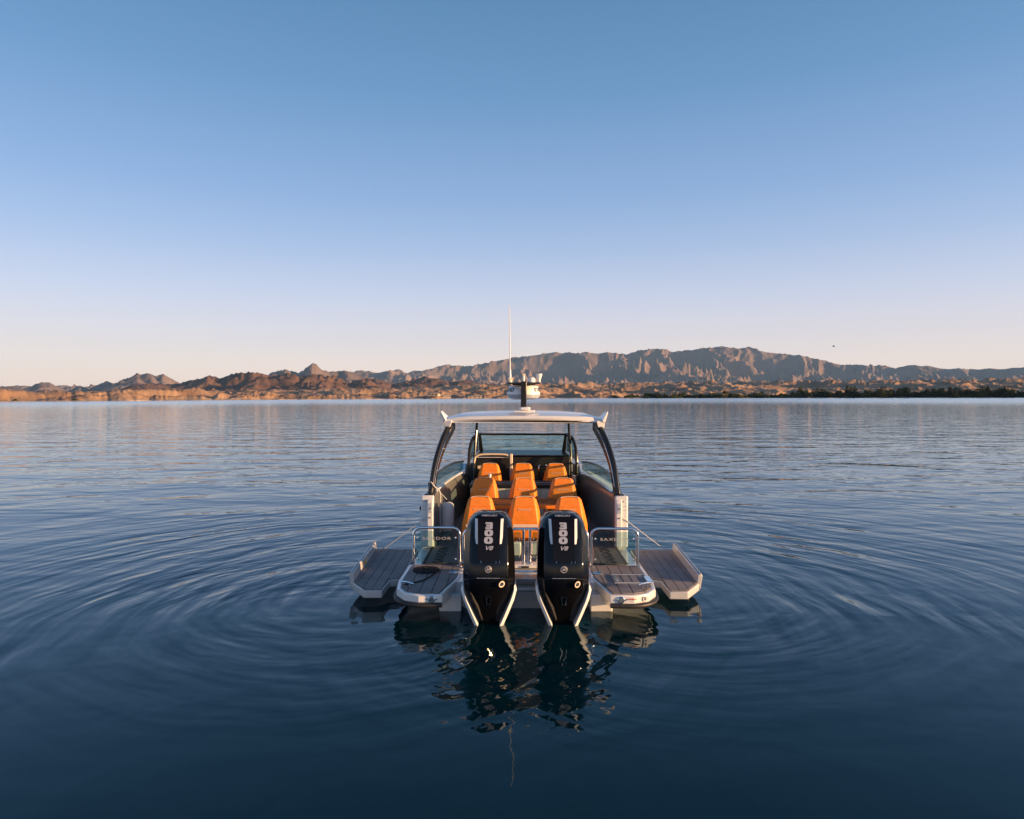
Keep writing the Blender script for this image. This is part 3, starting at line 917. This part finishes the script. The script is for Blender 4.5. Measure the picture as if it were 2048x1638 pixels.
def make_motor():
    mb = MB().loft([motor_section(*q) for q in MS])
    mo = mb.build('outboard_motor', 'black_gloss', boat, smooth=28, bevel=0.012, segs=3)
    # satin number panel down the middle of the cowl
    sec = []
    for z in (0.745, 0.80, 0.90, 0.97, 1.05, 1.14, 1.195):
        y = interp_ms(z, 2); p = 0.118 + 0.012 * (z - 0.745) / 0.45
        sec.append([(-p, y - 0.004, z), (p, y - 0.004, z), (p, y + 0.01, z), (-p, y + 0.01, z)])
    MB().loft(sec).build('number_panel', 'black_panel', mo)
    # pale stripes beside the number panel
    for s in (-1, 1):
        zs = [0.93, 1.0, 1.08, 1.15, 1.19]
        sec = []
        for i, z in enumerate(zs):
            wd = 0.020 if i == 0 else 0.030
            x = 0.125 + 0.010 * i / 4
            y = interp_ms(z, 2)
            sec.append([(s * x, y - 0.010, z), (s * (x + wd), y + 0.002, z), (s * (x + wd), y + 0.03, z), (s * x, y + 0.02, z)])
        MB().loft(sec).build('side_stripe', 'white', mo)
    digit3(0.0, 1.085, 1.155, 0.082).build('digit_three', 'silver', mo, smooth=0)
    digit0(-0.002, 1.010, 1.080, 0.098).build('digit_zero', 'silver', mo, smooth=0)
    digit0(-0.004, 0.932, 1.004, 0.100).build('digit_zero', 'silver', mo, smooth=0)
    lean = math.atan2(interp_ms(0.93, 2) - interp_ms(0.85, 2), 0.08)
    link('model_lettering', text_mesh('V8', 0.065, 'silver', 0.002, 0.001, 1.25, 1.0, 0.35), mo, panel_pt(-0.004, 0.885, 0.008), (R(90) - lean, 0, 0))
    l2 = math.atan2(interp_ms(1.235, 2) - interp_ms(1.205, 2), 0.03)
    link('maker_lettering', text_mesh('MERCURY', 0.042, 'silver', 0.001, 0.001, 0.95), mo, panel_pt(0.0, 1.221, 0.016), (R(90) - l2, 0, 0))
    # badge
    MB().revolve([(0, 0), (0.026, 0), (0.030, 0.004), (0.036, 0.0), (0.039, 0.006), (0.039, 0.014), (0, 0.014)], 20, 'Y', (0, -0.009, 0.665)).build('round_badge', 'silver', mo)
    MB().revolve([(0, 0), (0.027, 0), (0.027, 0.002), (0, 0.002)], 18, 'Y', (0, -0.0115, 0.665)).build('badge_face', 'black_satin', mo)
    link('badge_mark', text_mesh('M', 0.036, 'silver', 0.001, 0.002, 1.2), mo, (0, -0.013, 0.665), (R(90), 0, 0))
    # round sticker on the lower right facet
    nx = Vector((0.06, -0.09, -0.02)).normalized()
    rot = nx.to_track_quat('Z', 'Y').to_euler()
    px_, pz_ = 0.15, 0.50
    MB().revolve([(0, 0), (0.038, 0), (0.038, 0.003), (0, 0.003)], 20, 'Z').build('round_sticker', 'cream', mo, (px_, -0.004, pz_), rot)
    MB().revolve([(0.018, 0), (0.024, 0), (0.024, 0.002), (0.018, 0.002)], 16, 'Z').build('sticker_ring', 'navy', mo, (px_ + 0.002, -0.0085, pz_), rot)
    MB().box(-0.016, 0.016, -0.004, 0.004, 0, 0.0025).build('sticker_bar', 'navy', mo, (px_ + 0.002, -0.0085, pz_), rot)
    # chrome flush outlet frame
    pth = [panel_pt(x, z, 0.004) for x, z in ((-0.030, 0.345), (0.030, 0.345), (0.019, 0.250), (-0.019, 0.250))]
    MB().tube(pth, 0.0045, 6, closed=True).build('outlet_frame', 'chrome', mo)
    # parting line across the cowl
    pl = MB().tube([panel_pt(-0.13, 0.565, 0.002), panel_pt(0.13, 0.565, 0.002)], 0.0026, 6)
    pl.build('cowl_seam', 'alu', mo)
    for s in (-1, 1):
        MB().tube([panel_pt(s * 0.13, 0.565, 0.002), (s * 0.24, 0.055, 0.535), (s * 0.297, 0.17, 0.50)], 0.0035, 6).build('cowl_seam', 'black_satin', mo)
    for (x, z) in ((-0.085, 0.742), (0.085, 0.742), (0.125, 0.742)):
        MB().box(x - 0.004, x + 0.004, interp_ms(z, 2) - 0.006, interp_ms(z, 2) + 0.01, z - 0.014, z + 0.014).build('cowl_clip', 'chrome', mo)
    # pale lower side fairings running down to the water
    for s in (-1, 1):
        sec = []
        for (x, y, z, wd) in ((0.292, 0.16, 0.455, 0.010), (0.288, 0.125, 0.40, 0.030), (0.250, 0.11, 0.29, 0.040), (0.180, 0.12, 0.12, 0.042), (0.125, 0.135, -0.01, 0.042), (0.09, 0.15, -0.12, 0.04)):
            sec.append([(s * (x - 0.004), y - 0.055, z), (s * (x + wd), y - 0.03, z + 0.012), (s * (x + wd), y + 0.22, z + 0.012), (s * (x - 0.02), y + 0.22, z)])
        MB().loft(sec).build('lower_fairing', 'white', mo, bevel=0.006)
    # rigging hose and tilt ram to the transom
    MB().tube(bez([(0.17, 0.60, 0.50), (0.20, 0.74, 0.55), (0.21, 0.90, 0.46), (0.20, 1.02, 0.33)], 6), 0.022, 8).build('rigging_hose', 'rubber', mo)
    MB().tube(bez([(-0.16, 0.62, 0.44), (-0.19, 0.74, 0.47), (-0.20, 0.86, 0.40), (-0.19, 0.95, 0.33)], 6), 0.014, 8).build('fuel_hose', 'rubber', mo)
    # clamp bracket to the transom
    MB().box(-0.11, 0.11, 0.62, 0.775, 0.02, 0.46).build('mounting_bracket', 'black_satin', mo, bevel=0.02)
    return mo
proto = make_motor()
proto.location = (-0.427, 0.0, 0.0)
mo2 = proto.copy(); col.objects.link(mo2); mo2.location = (0.420, 0.0, 0.0)
for ch in list(proto.children):
    c2 = ch.copy(); col.objects.link(c2); c2.parent = mo2

# ---- seats
def make_seat():
    def sec(z, bw, fw, yb, yf):
        return [(-bw, yb, z), (bw, yb, z), (fw, yf - 0.05, z), (fw * 0.8, yf, z), (-fw * 0.8, yf, z), (-fw, yf - 0.05, z)]
    S = [sec(0.0, 0.200, 0.275, 0.02, 0.24), sec(0.20, 0.193, 0.262, 0.0, 0.20), sec(0.42, 0.165, 0.212, 0.02, 0.17), sec(0.56, 0.143, 0.172, 0.045, 0.16), sec(0.605, 0.118, 0.135, 0.065, 0.145)]
    st = MB().loft(S).build('seat', 'orange', boat, smooth=24, bevel=0.016, segs=3)
    MB().loft([[(-0.25, 0.16, -0.06), (0.25, 0.16, -0.06), (0.25, 0.62, -0.06), (-0.25, 0.62, -0.06)], [(-0.25, 0.16, 0.08), (0.25, 0.16, 0.08), (0.24, 0.64, 0.10), (-0.24, 0.64, 0.10)]]).build('seat_cushion', 'orange', st, bevel=0.03, segs=3)
    top = bez([(-0.167, 0.022, 0.42), (-0.146, 0.040, 0.555), (-0.118, 0.055, 0.598), (-0.05, 0.058, 0.612), (0.05, 0.058, 0.612), (0.118, 0.055, 0.598), (0.146, 0.040, 0.555), (0.167, 0.022, 0.42)], 5)
    MB().tube(top[9:-9], 0.0055, 6).build('piping', 'cream', st)
    MB().loft([[(-0.1945, -0.004, 0.168), (0.1945, -0.004, 0.168), (0.1945, 0.01, 0.168), (-0.1945, 0.01, 0.168)], [(-0.193, -0.005, 0.208), (0.193, -0.005, 0.208), (0.193, 0.01, 0.208), (-0.193, 0.01, 0.208)]]).build('pale_band', 'cream', st)
    link('seat_lettering', text_mesh('SAXDOR', 0.030, 'cream', 0.0008, 0.0004, 1.35, 1.15), st, (0.0, 0.0135, 0.42), (R(90 - 6), 0, 0))
    MB().tube([(-0.158, 0.020, 0.465), (0.158, 0.020, 0.465)], 0.0025, 6).build('stitched_seam', 'orange', st)
    MB().box(-0.16, 0.16, 0.12, 0.55, -0.40, -0.061).build('seat_pedestal', 'interior', st)
    return st
sp = make_seat()
sp.scale = (1.05, 1.0, 1.0)
spots = [(-0.655, 2.38, 0.515), (0.0, 2.38, 0.515), (0.665, 2.38, 0.515),
         (-0.655, 3.72, 0.630), (0.0, 3.72, 0.630), (0.655, 3.72, 0.630),
         (-0.655, 5.85, 0.665), (0.0, 5.85, 0.665), (0.655, 5.85, 0.665)]
for i, p in enumerate(spots):
    if i == 0: o = sp
    else:
        o = sp.copy(); col.objects.link(o)
        for ch in list(sp.children):
            c2 = ch.copy(); col.objects.link(c2); c2.parent = o
    o.location = p
# bench bases under the rows
for yb, h in ((2.62, 0.46), (3.96, 0.57)):
    MB().box(-0.93, 0.93, yb, yb + 0.42, DECK + 0.015, h + 0.0).build('bench_base', 'gelcoat', boat, bevel=0.02)
# table between the rows
tbm = MB().box(-0.62, 0.62, 2.72, 3.52, 0.905, 0.945).build('table', 'teak', boat, bevel=0.012)
MB().box(-0.625, 0.625, 2.70, 2.719, 0.90, 0.948).build('table_edge', 'orange', tbm, bevel=0.004)
for x in (-0.33, 0.33):
    MB().tube([(x, 2.9, 0.47), (x, 2.9, 0.905)], 0.038, 14).build('table_leg', 'chrome', tbm)
# galley behind the front row
ga = MB().box(-0.98, 0.98, 5.05, 5.62, DECK + 0.015, 0.90).build('galley', 'gelcoat', boat, bevel=0.015)
MB().box(-1.0, 1.0, 5.0, 5.66, 0.905, 0.965).build('worktop', 'interior_black', ga, bevel=0.008)
for k in range(6):
    x0 = -0.96 + k * 0.32
    MB().box(x0 + 0.008, x0 + 0.312, 5.035, 5.048, 0.56, 0.89).build('cupboard_door', 'cream', ga, bevel=0.006)
MB().tube([(-0.5, 5.06, 1.0), (0.62, 5.06, 1.0)], 0.010, 8).build('grab_rail', 'chrome', ga)

# ---- console and windscreen
co = MB().loft([[(-0.98, 6.45, DECK), (0.98, 6.45, DECK), (0.95, 8.2, DECK), (-0.95, 8.2, DECK)], [(-0.98, 6.42, 1.37), (0.98, 6.42, 1.37), (0.90, 8.1, 1.30), (-0.90, 8.1, 1.30)]]).build('console', 'interior_black', boat, bevel=0.02)
MB().loft([[(-0.96, 6.36, 1.375), (0.96, 6.36, 1.375), (0.90, 7.05, 1.43), (-0.90, 7.05, 1.43)], [(-0.96, 6.36, 1.40), (0.96, 6.36, 1.40), (0.90, 7.05, 1.455), (-0.90, 7.05, 1.455)]]).build('dashboard', 'black_satin', co, bevel=0.01)
# companionway frame to port
cf = MB().tube(bez([(-1.01, 6.33, 0.75), (-0.985, 6.33, 1.28), (-0.93, 6.33, 1.385), (-0.80, 6.33, 1.415), (-0.40, 6.33, 1.415), (-0.28, 6.33, 1.385)], 6), 0.020, 8)
cf.build('companionway_frame', 'cream', co)
MB().box(-0.265, -0.205, 6.30, 6.355, 0.75, 1.43).build('companionway_post', 'cream', co, bevel=0.012)
MB().box(-0.93, -0.29, 6.345, 6.358, 1.345, 1.362).build('companionway_trim', 'alu', co)
MB().tube([(0.97, 6.33, 0.85), (0.985, 6.33, 1.375)], 0.014, 8).build('console_edge', 'cream', co)
MB().box(-0.93, -0.80, 6.36, 6.41, 1.11, 1.18).build('cabin_lamp', 'cream', co, bevel=0.01)
# helm
wheel = [(0.02 + 0.19 * math.cos(2 * math.pi * k / 28), 6.22 + 0.05 * math.sin(2 * math.pi * k / 28), 1.08 + 0.185 * math.sin(2 * math.pi * k / 28)) for k in range(28)]
wh = MB().tube(wheel, 0.016, 8, closed=True).build('steering_wheel', 'black_satin', boat)
for a in (90, 210, 330):
    MB().tube([(0.02, 6.26, 1.08), (0.02 + 0.18 * math.cos(R(a)), 6.22 + 0.05 * math.sin(R(a)), 1.08 + 0.175 * math.sin(R(a)))], 0.010, 6).build('wheel_spoke', 'chrome', wh)
MB().tube([(0.02, 6.26, 1.08), (0.02, 6.42, 1.06)], 0.03, 10).build('wheel_hub', 'black_satin', wh)
th = MB().box(0.33, 0.50, 6.14, 6.35, 0.90, 1.12).build('throttle_box', 'interior_black', boat, bevel=0.03, segs=3)
for x in (0.325, 0.505):
    MB().tube(bez([(x, 6.18, 1.0), (x, 6.14, 1.10), (x, 6.16, 1.20), (0.415 + (x - 0.415) * 0.5, 6.18, 1.215)], 5), 0.014, 8).build('throttle_lever', 'chrome', th)
MB().box(0.30, 0.53, 6.10, 6.40, 0.80, 0.898).build('throttle_base', 'gelcoat', th, bevel=0.02)
link('dash_mark', text_mesh('SAXDOR', 0.03, 'silver', 0.0006, 0.0), co, (0.17, 6.424, 1.29), (R(90), 0, 0))
MB().box(0.99, 1.07, 6.05, 6.15, 0.84, 1.02).build('console_bracket', 'cream', co, bevel=0.01)

ws = MB().loft([[(-0.86, 7.0, 1.455), (0.86, 7.0, 1.455), (0.86, 7.008, 1.455), (-0.86, 7.008, 1.455)], [(-0.90, 6.75, 1.80), (0.90, 6.75, 1.80), (0.90, 6.758, 1.80), (-0.90, 6.758, 1.80)]]).build('windscreen', 'window', boat)
MB().tube([(-0.92, 6.74, 1.805), (0.92, 6.74, 1.805)], 0.022, 8).build('windscreen_top_rail', 'black_satin', ws)
for s in (-1, 1):
    MB().loft([[(s * 0.84, 6.97, 1.44), (s * 0.93, 6.97, 1.44), (s * 0.93, 7.02, 1.44), (s * 0.84, 7.02, 1.44)], [(s * 0.88, 6.73, 1.80), (s * 0.93, 6.73, 1.80), (s * 0.93, 6.78, 1.80), (s * 0.88, 6.78, 1.80)]]).build('windscreen_post', 'black_satin', ws)
    wing = bez([(s * 0.935, 6.74, 1.805), (s * 1.02, 6.45, 1.74), (s * 1.07, 6.22, 1.55), (s * 1.085, 6.12, 1.28), (s * 1.08, 6.12, 1.02)], 6)
    MB().tube(wing, 0.034, 8).build('wing_frame', 'black_satin', ws)
    pane = [(s * 0.935, 6.97, 1.44)] + [tuple(p) for p in wing[:19]] 
    g = MB()
    n = len(pane)
    g.add(pane + [(x + s * 0.006, y, z) for x, y, z in pane], [(0, i, i + 1) for i in range(1, n - 1)] + [(n, n + i + 1, n + i) for i in range(1, n - 1)])
    g.build('wing_glass', 'window', ws)
    # thin front supports of the hardtop
    MB().tube([(s * 1.01, 6.28, 0.55), (s * 0.985, 6.35, 1.40), (s * 0.94, 6.5, 2.15)], 0.026, 10).build('hardtop_pole', 'black_gloss', boat)

# ---- hardtop and rear legs
def roof_sec(y, w, zt, th, crown):
    up = []; dn = []
    for k in range(13):
        u = -1 + 2 * k / 12
        z = zt + crown * (1 - abs(u) ** 2.4)
        edge = 0.045 * max(0, abs(u) - 0.88) / 0.12
        up.append((u * w, y + 0.10 * u * u, z - edge))
        dn.append((u * w * 0.985, y + 0.10 * u * u, z - th))
    return up + dn[::-1]
rf = MB().loft([roof_sec(3.42, 1.30, 2.215, 0.02, 0.028), roof_sec(3.44, 1.315, 2.255, 0.075, 0.03), roof_sec(3.62, 1.30, 2.285, 0.10, 0.04), roof_sec(4.5, 1.25, 2.30, 0.11, 0.05),
                roof_sec(5.6, 1.15, 2.29, 0.11, 0.05), roof_sec(6.5, 1.04, 2.26, 0.10, 0.05), roof_sec(6.8, 0.96, 2.235, 0.05, 0.04)]).build('hardtop', 'gelcoat', boat, smooth=30)
for s in (-1, 1):
    fin = MB().loft([[(s * 1.26, 3.45, 2.20), (s * 1.315, 3.47, 2.17), (s * 1.30, 3.9, 2.18), (s * 1.22, 3.9, 2.22)],
                     [(s * 1.345, 3.46, 2.36), (s * 1.362, 3.46, 2.352), (s * 1.357, 3.60, 2.355), (s * 1.342, 3.60, 2.363)]])
    fin.build('hardtop_fin', 'gelcoat', rf, bevel=0.008)
    fb = MB().loft([[(s * 1.20, 3.47, 2.10), (s * 1.305, 3.50, 2.09), (s * 1.29, 3.95, 2.10), (s * 1.2, 3.95, 2.10)], [(s * 1.17, 3.46, 2.21), (s * 1.312, 3.47, 2.21), (s * 1.30, 4.0, 2.23), (s * 1.16, 4.0, 2.23)]])
    fb.build('leg_socket', 'gelcoat', rf, bevel=0.008)
    cl_ = bez([(s * 1.435, 2.90, 1.08), (s * 1.385, 3.05, 1.50), (s * 1.30, 3.34, 1.85), (s * 1.185, 3.78, 2.15)], 8)
    sec = []
    for i, p in enumerate(cl_):
        d = (cl_[min(i + 1, len(cl_) - 1)] - cl_[max(i - 1, 0)]).normalized()
        f = Vector((0, d.z, -d.y)).normalized()
        sd = d.cross(f).normalized()
        a, b_ = 0.13, 0.042
        ring = []
        for (u, v) in ((-1, -0.5), (-0.8, -1), (0.8, -1), (1, -0.5), (1, 0.5), (0.8, 1), (-0.8, 1), (-1, 0.5)):
            ring.append(tuple(p + f * (a * u) + sd * (b_ * v)))
        sec.append(ring)
    lg = MB().loft(sec).build('hardtop_leg', 'black_satin', boat, bevel=0.006)
    edge = [p + Vector((-s * 0.044, -0.11, 0.03)) for p in cl_[2:-2]]
    MB().tube(edge, 0.006, 6).build('leg_trim', 'chrome', lg)
    for i in (7, 14):
        MB().revolve([(0, -0.012), (0.014, -0.01), (0.014, 0.01), (0, 0.012)], 8, 'X', tuple(cl_[i] + Vector((-s * 0.045, -0.05, 0)))).build('leg_lamp', 'alu', lg)
    MB().box(s * 1.37, s * 1.51, 2.66, 3.08, 1.095, 1.125).build('leg_foot', 'black_satin', lg, bevel=0.008)

# ---- mast, radar and aerials
ms = MB().loft([[(-0.05, 4.18, 2.34), (0.05, 4.18, 2.34), (0.05, 4.40, 2.34), (-0.05, 4.40, 2.34)], [(-0.05, 4.12, 2.86), (0.05, 4.12, 2.86), (0.05, 4.26, 2.86), (-0.05, 4.26, 2.86)]]).build('mast', 'black_satin', boat, bevel=0.012)
MB().prism([(-0.17, 4.02), (0.19, 4.02), (0.19, 4.5), (-0.17, 4.5)], 2.33, 2.365).build('mast_foot', 'gelcoat', ms, bevel=0.008)
MB().prism([(-0.06, 3.98), (0.10, 3.98), (0.12, 4.2), (-0.08, 4.2)], 2.366, 2.42).build('mast_shoe', 'gelcoat', ms, bevel=0.015)
MB().box(-0.285, 0.285, 4.16, 4.30, 2.815, 2.845).build('cross_bar', 'black_satin', ms, bevel=0.006)
MB().box(-0.20, 0.20, 4.30, 4.75, 2.800, 2.825).build('radar_shelf', 'black_satin', ms, bevel=0.006)
RC = (0.0, 4.58, 0.0)
rd = MB().revolve([(0, 2.57), (0.22, 2.57), (0.285, 2.60), (0.292, 2.635), (0.285, 2.70), (0.262, 2.772), (0.24, 2.79), (0, 2.798)], 40, 'Z', RC).build('radar_dome', 'white', boat)
MB().revolve([(0, 2.545), (0.20, 2.545), (0.275, 2.575), (0.2935, 2.612), (0.296, 2.634), (0.285, 2.634), (0, 2.634)], 40, 'Z', RC).build('radar_base', 'hull_grey', rd)
for (ch, ad) in (('I', -54.0), ('M', -46.5), ('R', -38), ('A', -29.5), ('D', -22.0), ('S', 23.0), ('I', 29), ('M', 36.5)):
    a = R(ad) * 2.0
    px_ = RC[0] + 0.280 * math.sin(a); py_ = RC[1] - 0.280 * math.cos(a)
    link('dome_lettering', text_mesh(ch, 0.095, 'navy', 0.003, 0.004), rd, (px_, py_, 2.715), (R(90 - 14), 0, a))
MB().tube([(-0.235, 4.22, 2.83), (-0.235, 4.22, 2.90)], 0.035, 10).build('aerial_base', 'cream', boat)
an = [o for o in boat.children if o.name.startswith('aerial_base')][0]
MB().box(-0.275, -0.195, 4.19, 4.25, 2.88, 2.93).build('aerial_clamp', 'cream', an, bevel=0.012)
MB().tube([(-0.235, 4.22, 2.92), (-0.237, 4.22, 3.06)], [0.020, 0.014], 10).build('aerial_ferrule', 'white', an)
MB().tube([(-0.237, 4.22, 3.05), (-0.243, 4.22, 3.6), (-0.250, 4.22, 4.16)], [0.010, 0.0085, 0.007], 8).build('aerial_whip', 'white', an)
nl = MB().tube([(0.0, 4.20, 2.855), (0.0, 4.20, 2.955)], 0.017, 10).build('masthead_light', 'white', boat)
MB().box(-0.03, 0.025, 4.175, 4.225, 2.955, 2.995).build('light_head', 'cream', nl, bevel=0.008)
MB().revolve([(0, 0), (0.065, 0), (0.07, 0.03), (0.062, 0.065), (0.03, 0.09), (0, 0.095)], 20, 'Z', (0.135, 4.22, 2.845)).build('gps_dome', 'white', boat)
MB().revolve([(0, 0), (0.026, 0), (0.032, 0.05), (0.055, 0.12), (0.060, 0.145), (0.052, 0.147), (0.03, 0.10), (0, 0.09)], 20, 'Z', (0.262, 4.22, 2.848)).build('horn_trumpet', 'white', boat)

# ================================================================== loose things aboard
# flat coil of black line on the port platform, its tail made fast to the cleat
cx, cy, cz = -1.29, 1.26, 0.3365
pts = []
N = 260
for k in range(N):
    a = 2 * math.pi * k / 26
    r = 0.018 + 0.0190 * (k / 26) * 0.86
    pts.append((cx + r * math.cos(a), cy + r * math.sin(a), cz + 0.003 * math.sin(k * 1.7)))
r_end = pts[-1]
tail = bez([r_end, (cx + 0.13, cy - 0.20, cz), (-1.24, 0.80, cz), (-1.31, 0.68, cz + 0.002), (-1.41, 0.60, cz), (-1.46, 0.50, cz + 0.015), (-1.42, 0.45, 0.367), (-1.36, 0.49, 0.365), (-1.41, 0.52, 0.372)], 8)
def b2w(o):
    return boat.matrix_basis if False else o
rope = MB().tube(pts + tail[1:], 0.0088, 7).build('mooring_line', 'rope')
tag(rope, 'black mooring line in a flat spiral coil on the left swim platform', 'rope')
# fender hanging inside the port bulwark
fd = empty('fender', (0, 0, 0))
n = 28
secs = []
for (r, z) in ((0.0, 0.54), (0.055, 0.545), (0.088, 0.565), (0.100, 0.60), (0.100, 0.93), (0.088, 0.965), (0.055, 0.988), (0.02, 0.995)):
    secs.append([((r * (1 + (0.035 if (k % 2) else -0.02) * (1 if r > 0.09 else 0.3))) * math.cos(2 * math.pi * k / n) - 1.19, (r * (1 + (0.035 if (k % 2) else -0.02))) * math.sin(2 * math.pi * k / n) + 2.95, z - 0.03) for k in range(n)])
MB().loft(secs).build('fender_body', 'fender', fd, smooth=60)
MB().revolve([(0, 0.985), (0.03, 0.985), (0.03, 1.01), (0.012, 1.03), (0, 1.03)], 12, 'Z', (-1.19, 2.95, -0.03)).build('fender_eye', 'black_satin', fd)
MB().revolve([(0, 0.525), (0.035, 0.525), (0.045, 0.545), (0, 0.545)], 12, 'Z', (-1.19, 2.95, -0.03)).build('fender_foot', 'black_satin', fd)
MB().tube([(-1.19, 2.95, 0.99), (-1.29, 2.93, 1.10)], 0.006, 6).build('lanyard', 'white_rope', fd)
tag(fd, 'ribbed pale grey cylindrical fender hanging inside the left bulwark', 'fender')
ln = MB().tube(bez([(-1.475, 2.82, 1.28), (-1.42, 2.79, 1.285), (-1.37, 2.80, 1.22), (-1.295, 2.88, 1.11), (-1.295, 2.87, 0.88), (-1.29, 2.86, 0.50)], 6), 0.009, 7).build('dock_line', 'white_rope')
tag(ln, 'white line looped round the left hardtop leg and hanging down beside the fender', 'rope')
bt = MB().revolve([(0, 0), (0.036, 0), (0.040, 0.01), (0.040, 0.085), (0.034, 0.105), (0.018, 0.118), (0.016, 0.13), (0.026, 0.136), (0.028, 0.165), (0.018, 0.185), (0, 0.19)], 16, 'Z', (-0.62, 5.12, 0.966)).build('soap_bottle', 'white')
tag(bt, 'small white bottle standing on the worktop behind the front left orange seat', 'bottle')
for o in (rope, fd, ln, bt):
    o.matrix_world = Matrix.LocRotScale(boat.location, boat.rotation_euler, None)

# ================================================================== along the far shore
def pole(px, dist, hgt, label, w=0.32):
    x, y, z = ground_at(px, dist)
    o = empty('utility_pole', (x, y, z - 0.3))
    MB().tube([(0, 0, 0), (0, 0, hgt)], [w, w * 0.6], 8).build('post', M['pole'], o)
    MB().box(-1.4, 1.4, -0.12, 0.12, hgt - 1.4, hgt - 1.1).build('cross_arm', M['pole'], o)
    tag(o, label, 'pole', 'poles on the desert bluffs')
M['pole'] = mat('weathered_pole', (0.45, 0.38, 0.32), 0.8)
pole(589, 1900, 15, 'thin utility pole on the bluff below the dark craggy foothills, leftmost pole')
pole(711, 1900, 13, 'thin utility pole right of the pointed peak, second from left')
pole(842, 1750, 17, 'utility pole in front of the reddish knoll left of the boat aerial')
pole(954, 1600, 17, 'tall pale utility pole on the bluff nearest the boat aerial')
pole(1461, 1400, 18, 'slender pole below the highest mountain crest')
pole(1926, 2600, 34, 'tall thin radio mast far right above the green shore', 0.5)

def leaf_mat():
    m, nt, b = mat_base('shore_foliage')
    P = nt.new('ShaderNodeNewGeometry').outputs['Position']
    c = nt.ramp(nt.noise(P, 0.05, 4.0, 0.6), [(0.32, (0.014, 0.024, 0.014)), (0.52, (0.036, 0.046, 0.018)), (0.72, (0.13, 0.10, 0.03))])  # shade put into the dark greens, sunlit warmth into the last stop
    nt.put(b.inputs['Base Color'], c)
    b.inputs['Roughness'].default_value = 0.9
    b.inputs['Specular IOR Level'].default_value = 0.1
    return m
rng = random.Random(3)
br = MB()
def bush(px, dist, w, h):
    x, y, z = ground_at(px, dist)
    n = int(30 + 26 * h)
    for _ in range(n):
        while True:
            a, b_, c = rng.uniform(-1, 1), rng.uniform(-1, 1), rng.uniform(0, 1)
            if a * a + b_ * b_ + (c - 0.25) ** 2 * 1.5 < 1: break
        q = Vector((x + a * w, y + b_ * w, z - 0.4 + c * h))
        s_ = rng.uniform(0.5, 1.2)
        u = Vector((rng.uniform(-1, 1), rng.uniform(-1, 1), rng.uniform(-1, 1))).normalized()
        v = u.orthogonal().normalized()
        br.add([q - u * s_, q + v * s_ * 0.8, q + u * s_, q - v * s_ * 0.8], [(0, 1, 2, 3)])
def density(px):
    if px < 1230: return 0.02
    if px < 1290: return 0.35
    return 1.0
px = 0.0
j = 0
while px < 2300:
    dns = density(px)
    if rng.random() < dns:
        a = px2az(px); d0 = float(np.interp(a, az, shore))
        if px < 1230: bush(px, d0 + rng.uniform(2, 25), rng.uniform(1, 2.5), rng.uniform(0.8, 2.0))
        else:
            big = (0.7 if px < 1580 else 1.35) * (0.7 + 0.6 * rng.random())
            bush(px, d0 + rng.uniform(0, 14), rng.uniform(2.5, 8), rng.uniform(2.0, 8.5) * big)
            bush(px + rng.uniform(-5, 5), d0 + rng.uniform(10, 60), rng.uniform(2, 4), rng.uniform(2, 6) * big)
    px += 5.0
bro = br.build('shoreline_brush', leaf_mat(), smooth=0)
tag(bro, 'green brush massed along the far right shore, its shade put into the leaf colour', 'brush', kind='stuff')
# low buildings at the landing
M['stucco'] = mat('pale_stucco', (0.50, 0.38, 0.27), 0.85)
M['roof_tan'] = mat('tan_roof', (0.35, 0.24, 0.17), 0.9)
for (px, off, w, h, lab) in ((868, 16, 12, 2.6, 'low pale lakeside building, leftmost of the cluster by the water'),
                             (893, 22, 9, 3.2, 'small pale lakeside building in the middle of the waterside cluster'),
                             (950, 14, 16, 2.8, 'long pale lakeside building nearest the boat aerial')):
    d0 = float(np.interp(px2az(px), az, shore)) + off
    x, y, z = ground_at(px, d0)
    o = empty('lakeside_building', (x, y, z - 0.5), (0, 0, R(rng.uniform(-12, 12))))
    MB().box(-w / 2, w / 2, -5, 5, 0, h).build('wall', 'stucco', o)
    MB().loft([[(-w / 2 - 0.6, -5.6, h + 0.02), (w / 2 + 0.6, -5.6, h + 0.02), (w / 2 + 0.6, 5.6, h + 0.02), (-w / 2 - 0.6, 5.6, h + 0.02)], [(-w / 2 + 2, -0.3, h + 1.6), (w / 2 - 2, -0.3, h + 1.6), (w / 2 - 2, 0.3, h + 1.6), (-w / 2 + 2, 0.3, h + 1.6)]]).build('roof', 'roof_tan', o)
    for k in range(3):
        xx = -w / 2 + w * (k + 0.5) / 3
        MB().box(xx - 1, xx + 1, -5.06, -5.003, 1.2, 2.6).build('window', 'interior', o)
    tag(o, lab, 'building', 'buildings at the landing')
# bird above the right hand ridge
bd = MB()
bd.tube(bez([(-0.28, 0, 0), (-0.05, 0, 0.02), (0.18, 0, 0.03), (0.30, 0, 0.05)], 4), [0.01, 0.03, 0.05, 0.07, 0.08, 0.09, 0.09, 0.08, 0.07, 0.065, 0.06, 0.045, 0.02], 8)
for s in (-1, 1):
    bd.loft([[(-0.08, s * 0.03, 0.03), (0.14, s * 0.03, 0.04), (0.14, s * 0.03, 0.06)], [(-0.06, s * 0.40, 0.16), (0.10, s * 0.40, 0.18), (0.10, s * 0.40, 0.19)], [(-0.10, s * 0.75, 0.10), (-0.02, s * 0.75, 0.11), (-0.02, s * 0.75, 0.115)]])
bo = bd.build('bird', 'interior', None, (135 * math.tan(px2az(1667)), 135, CAM_H + 135 * (791.5 - 693) / F_PX), (0, 0, R(160)))
tag(bo, 'small dark bird flying high over the right hand ridge', 'bird')
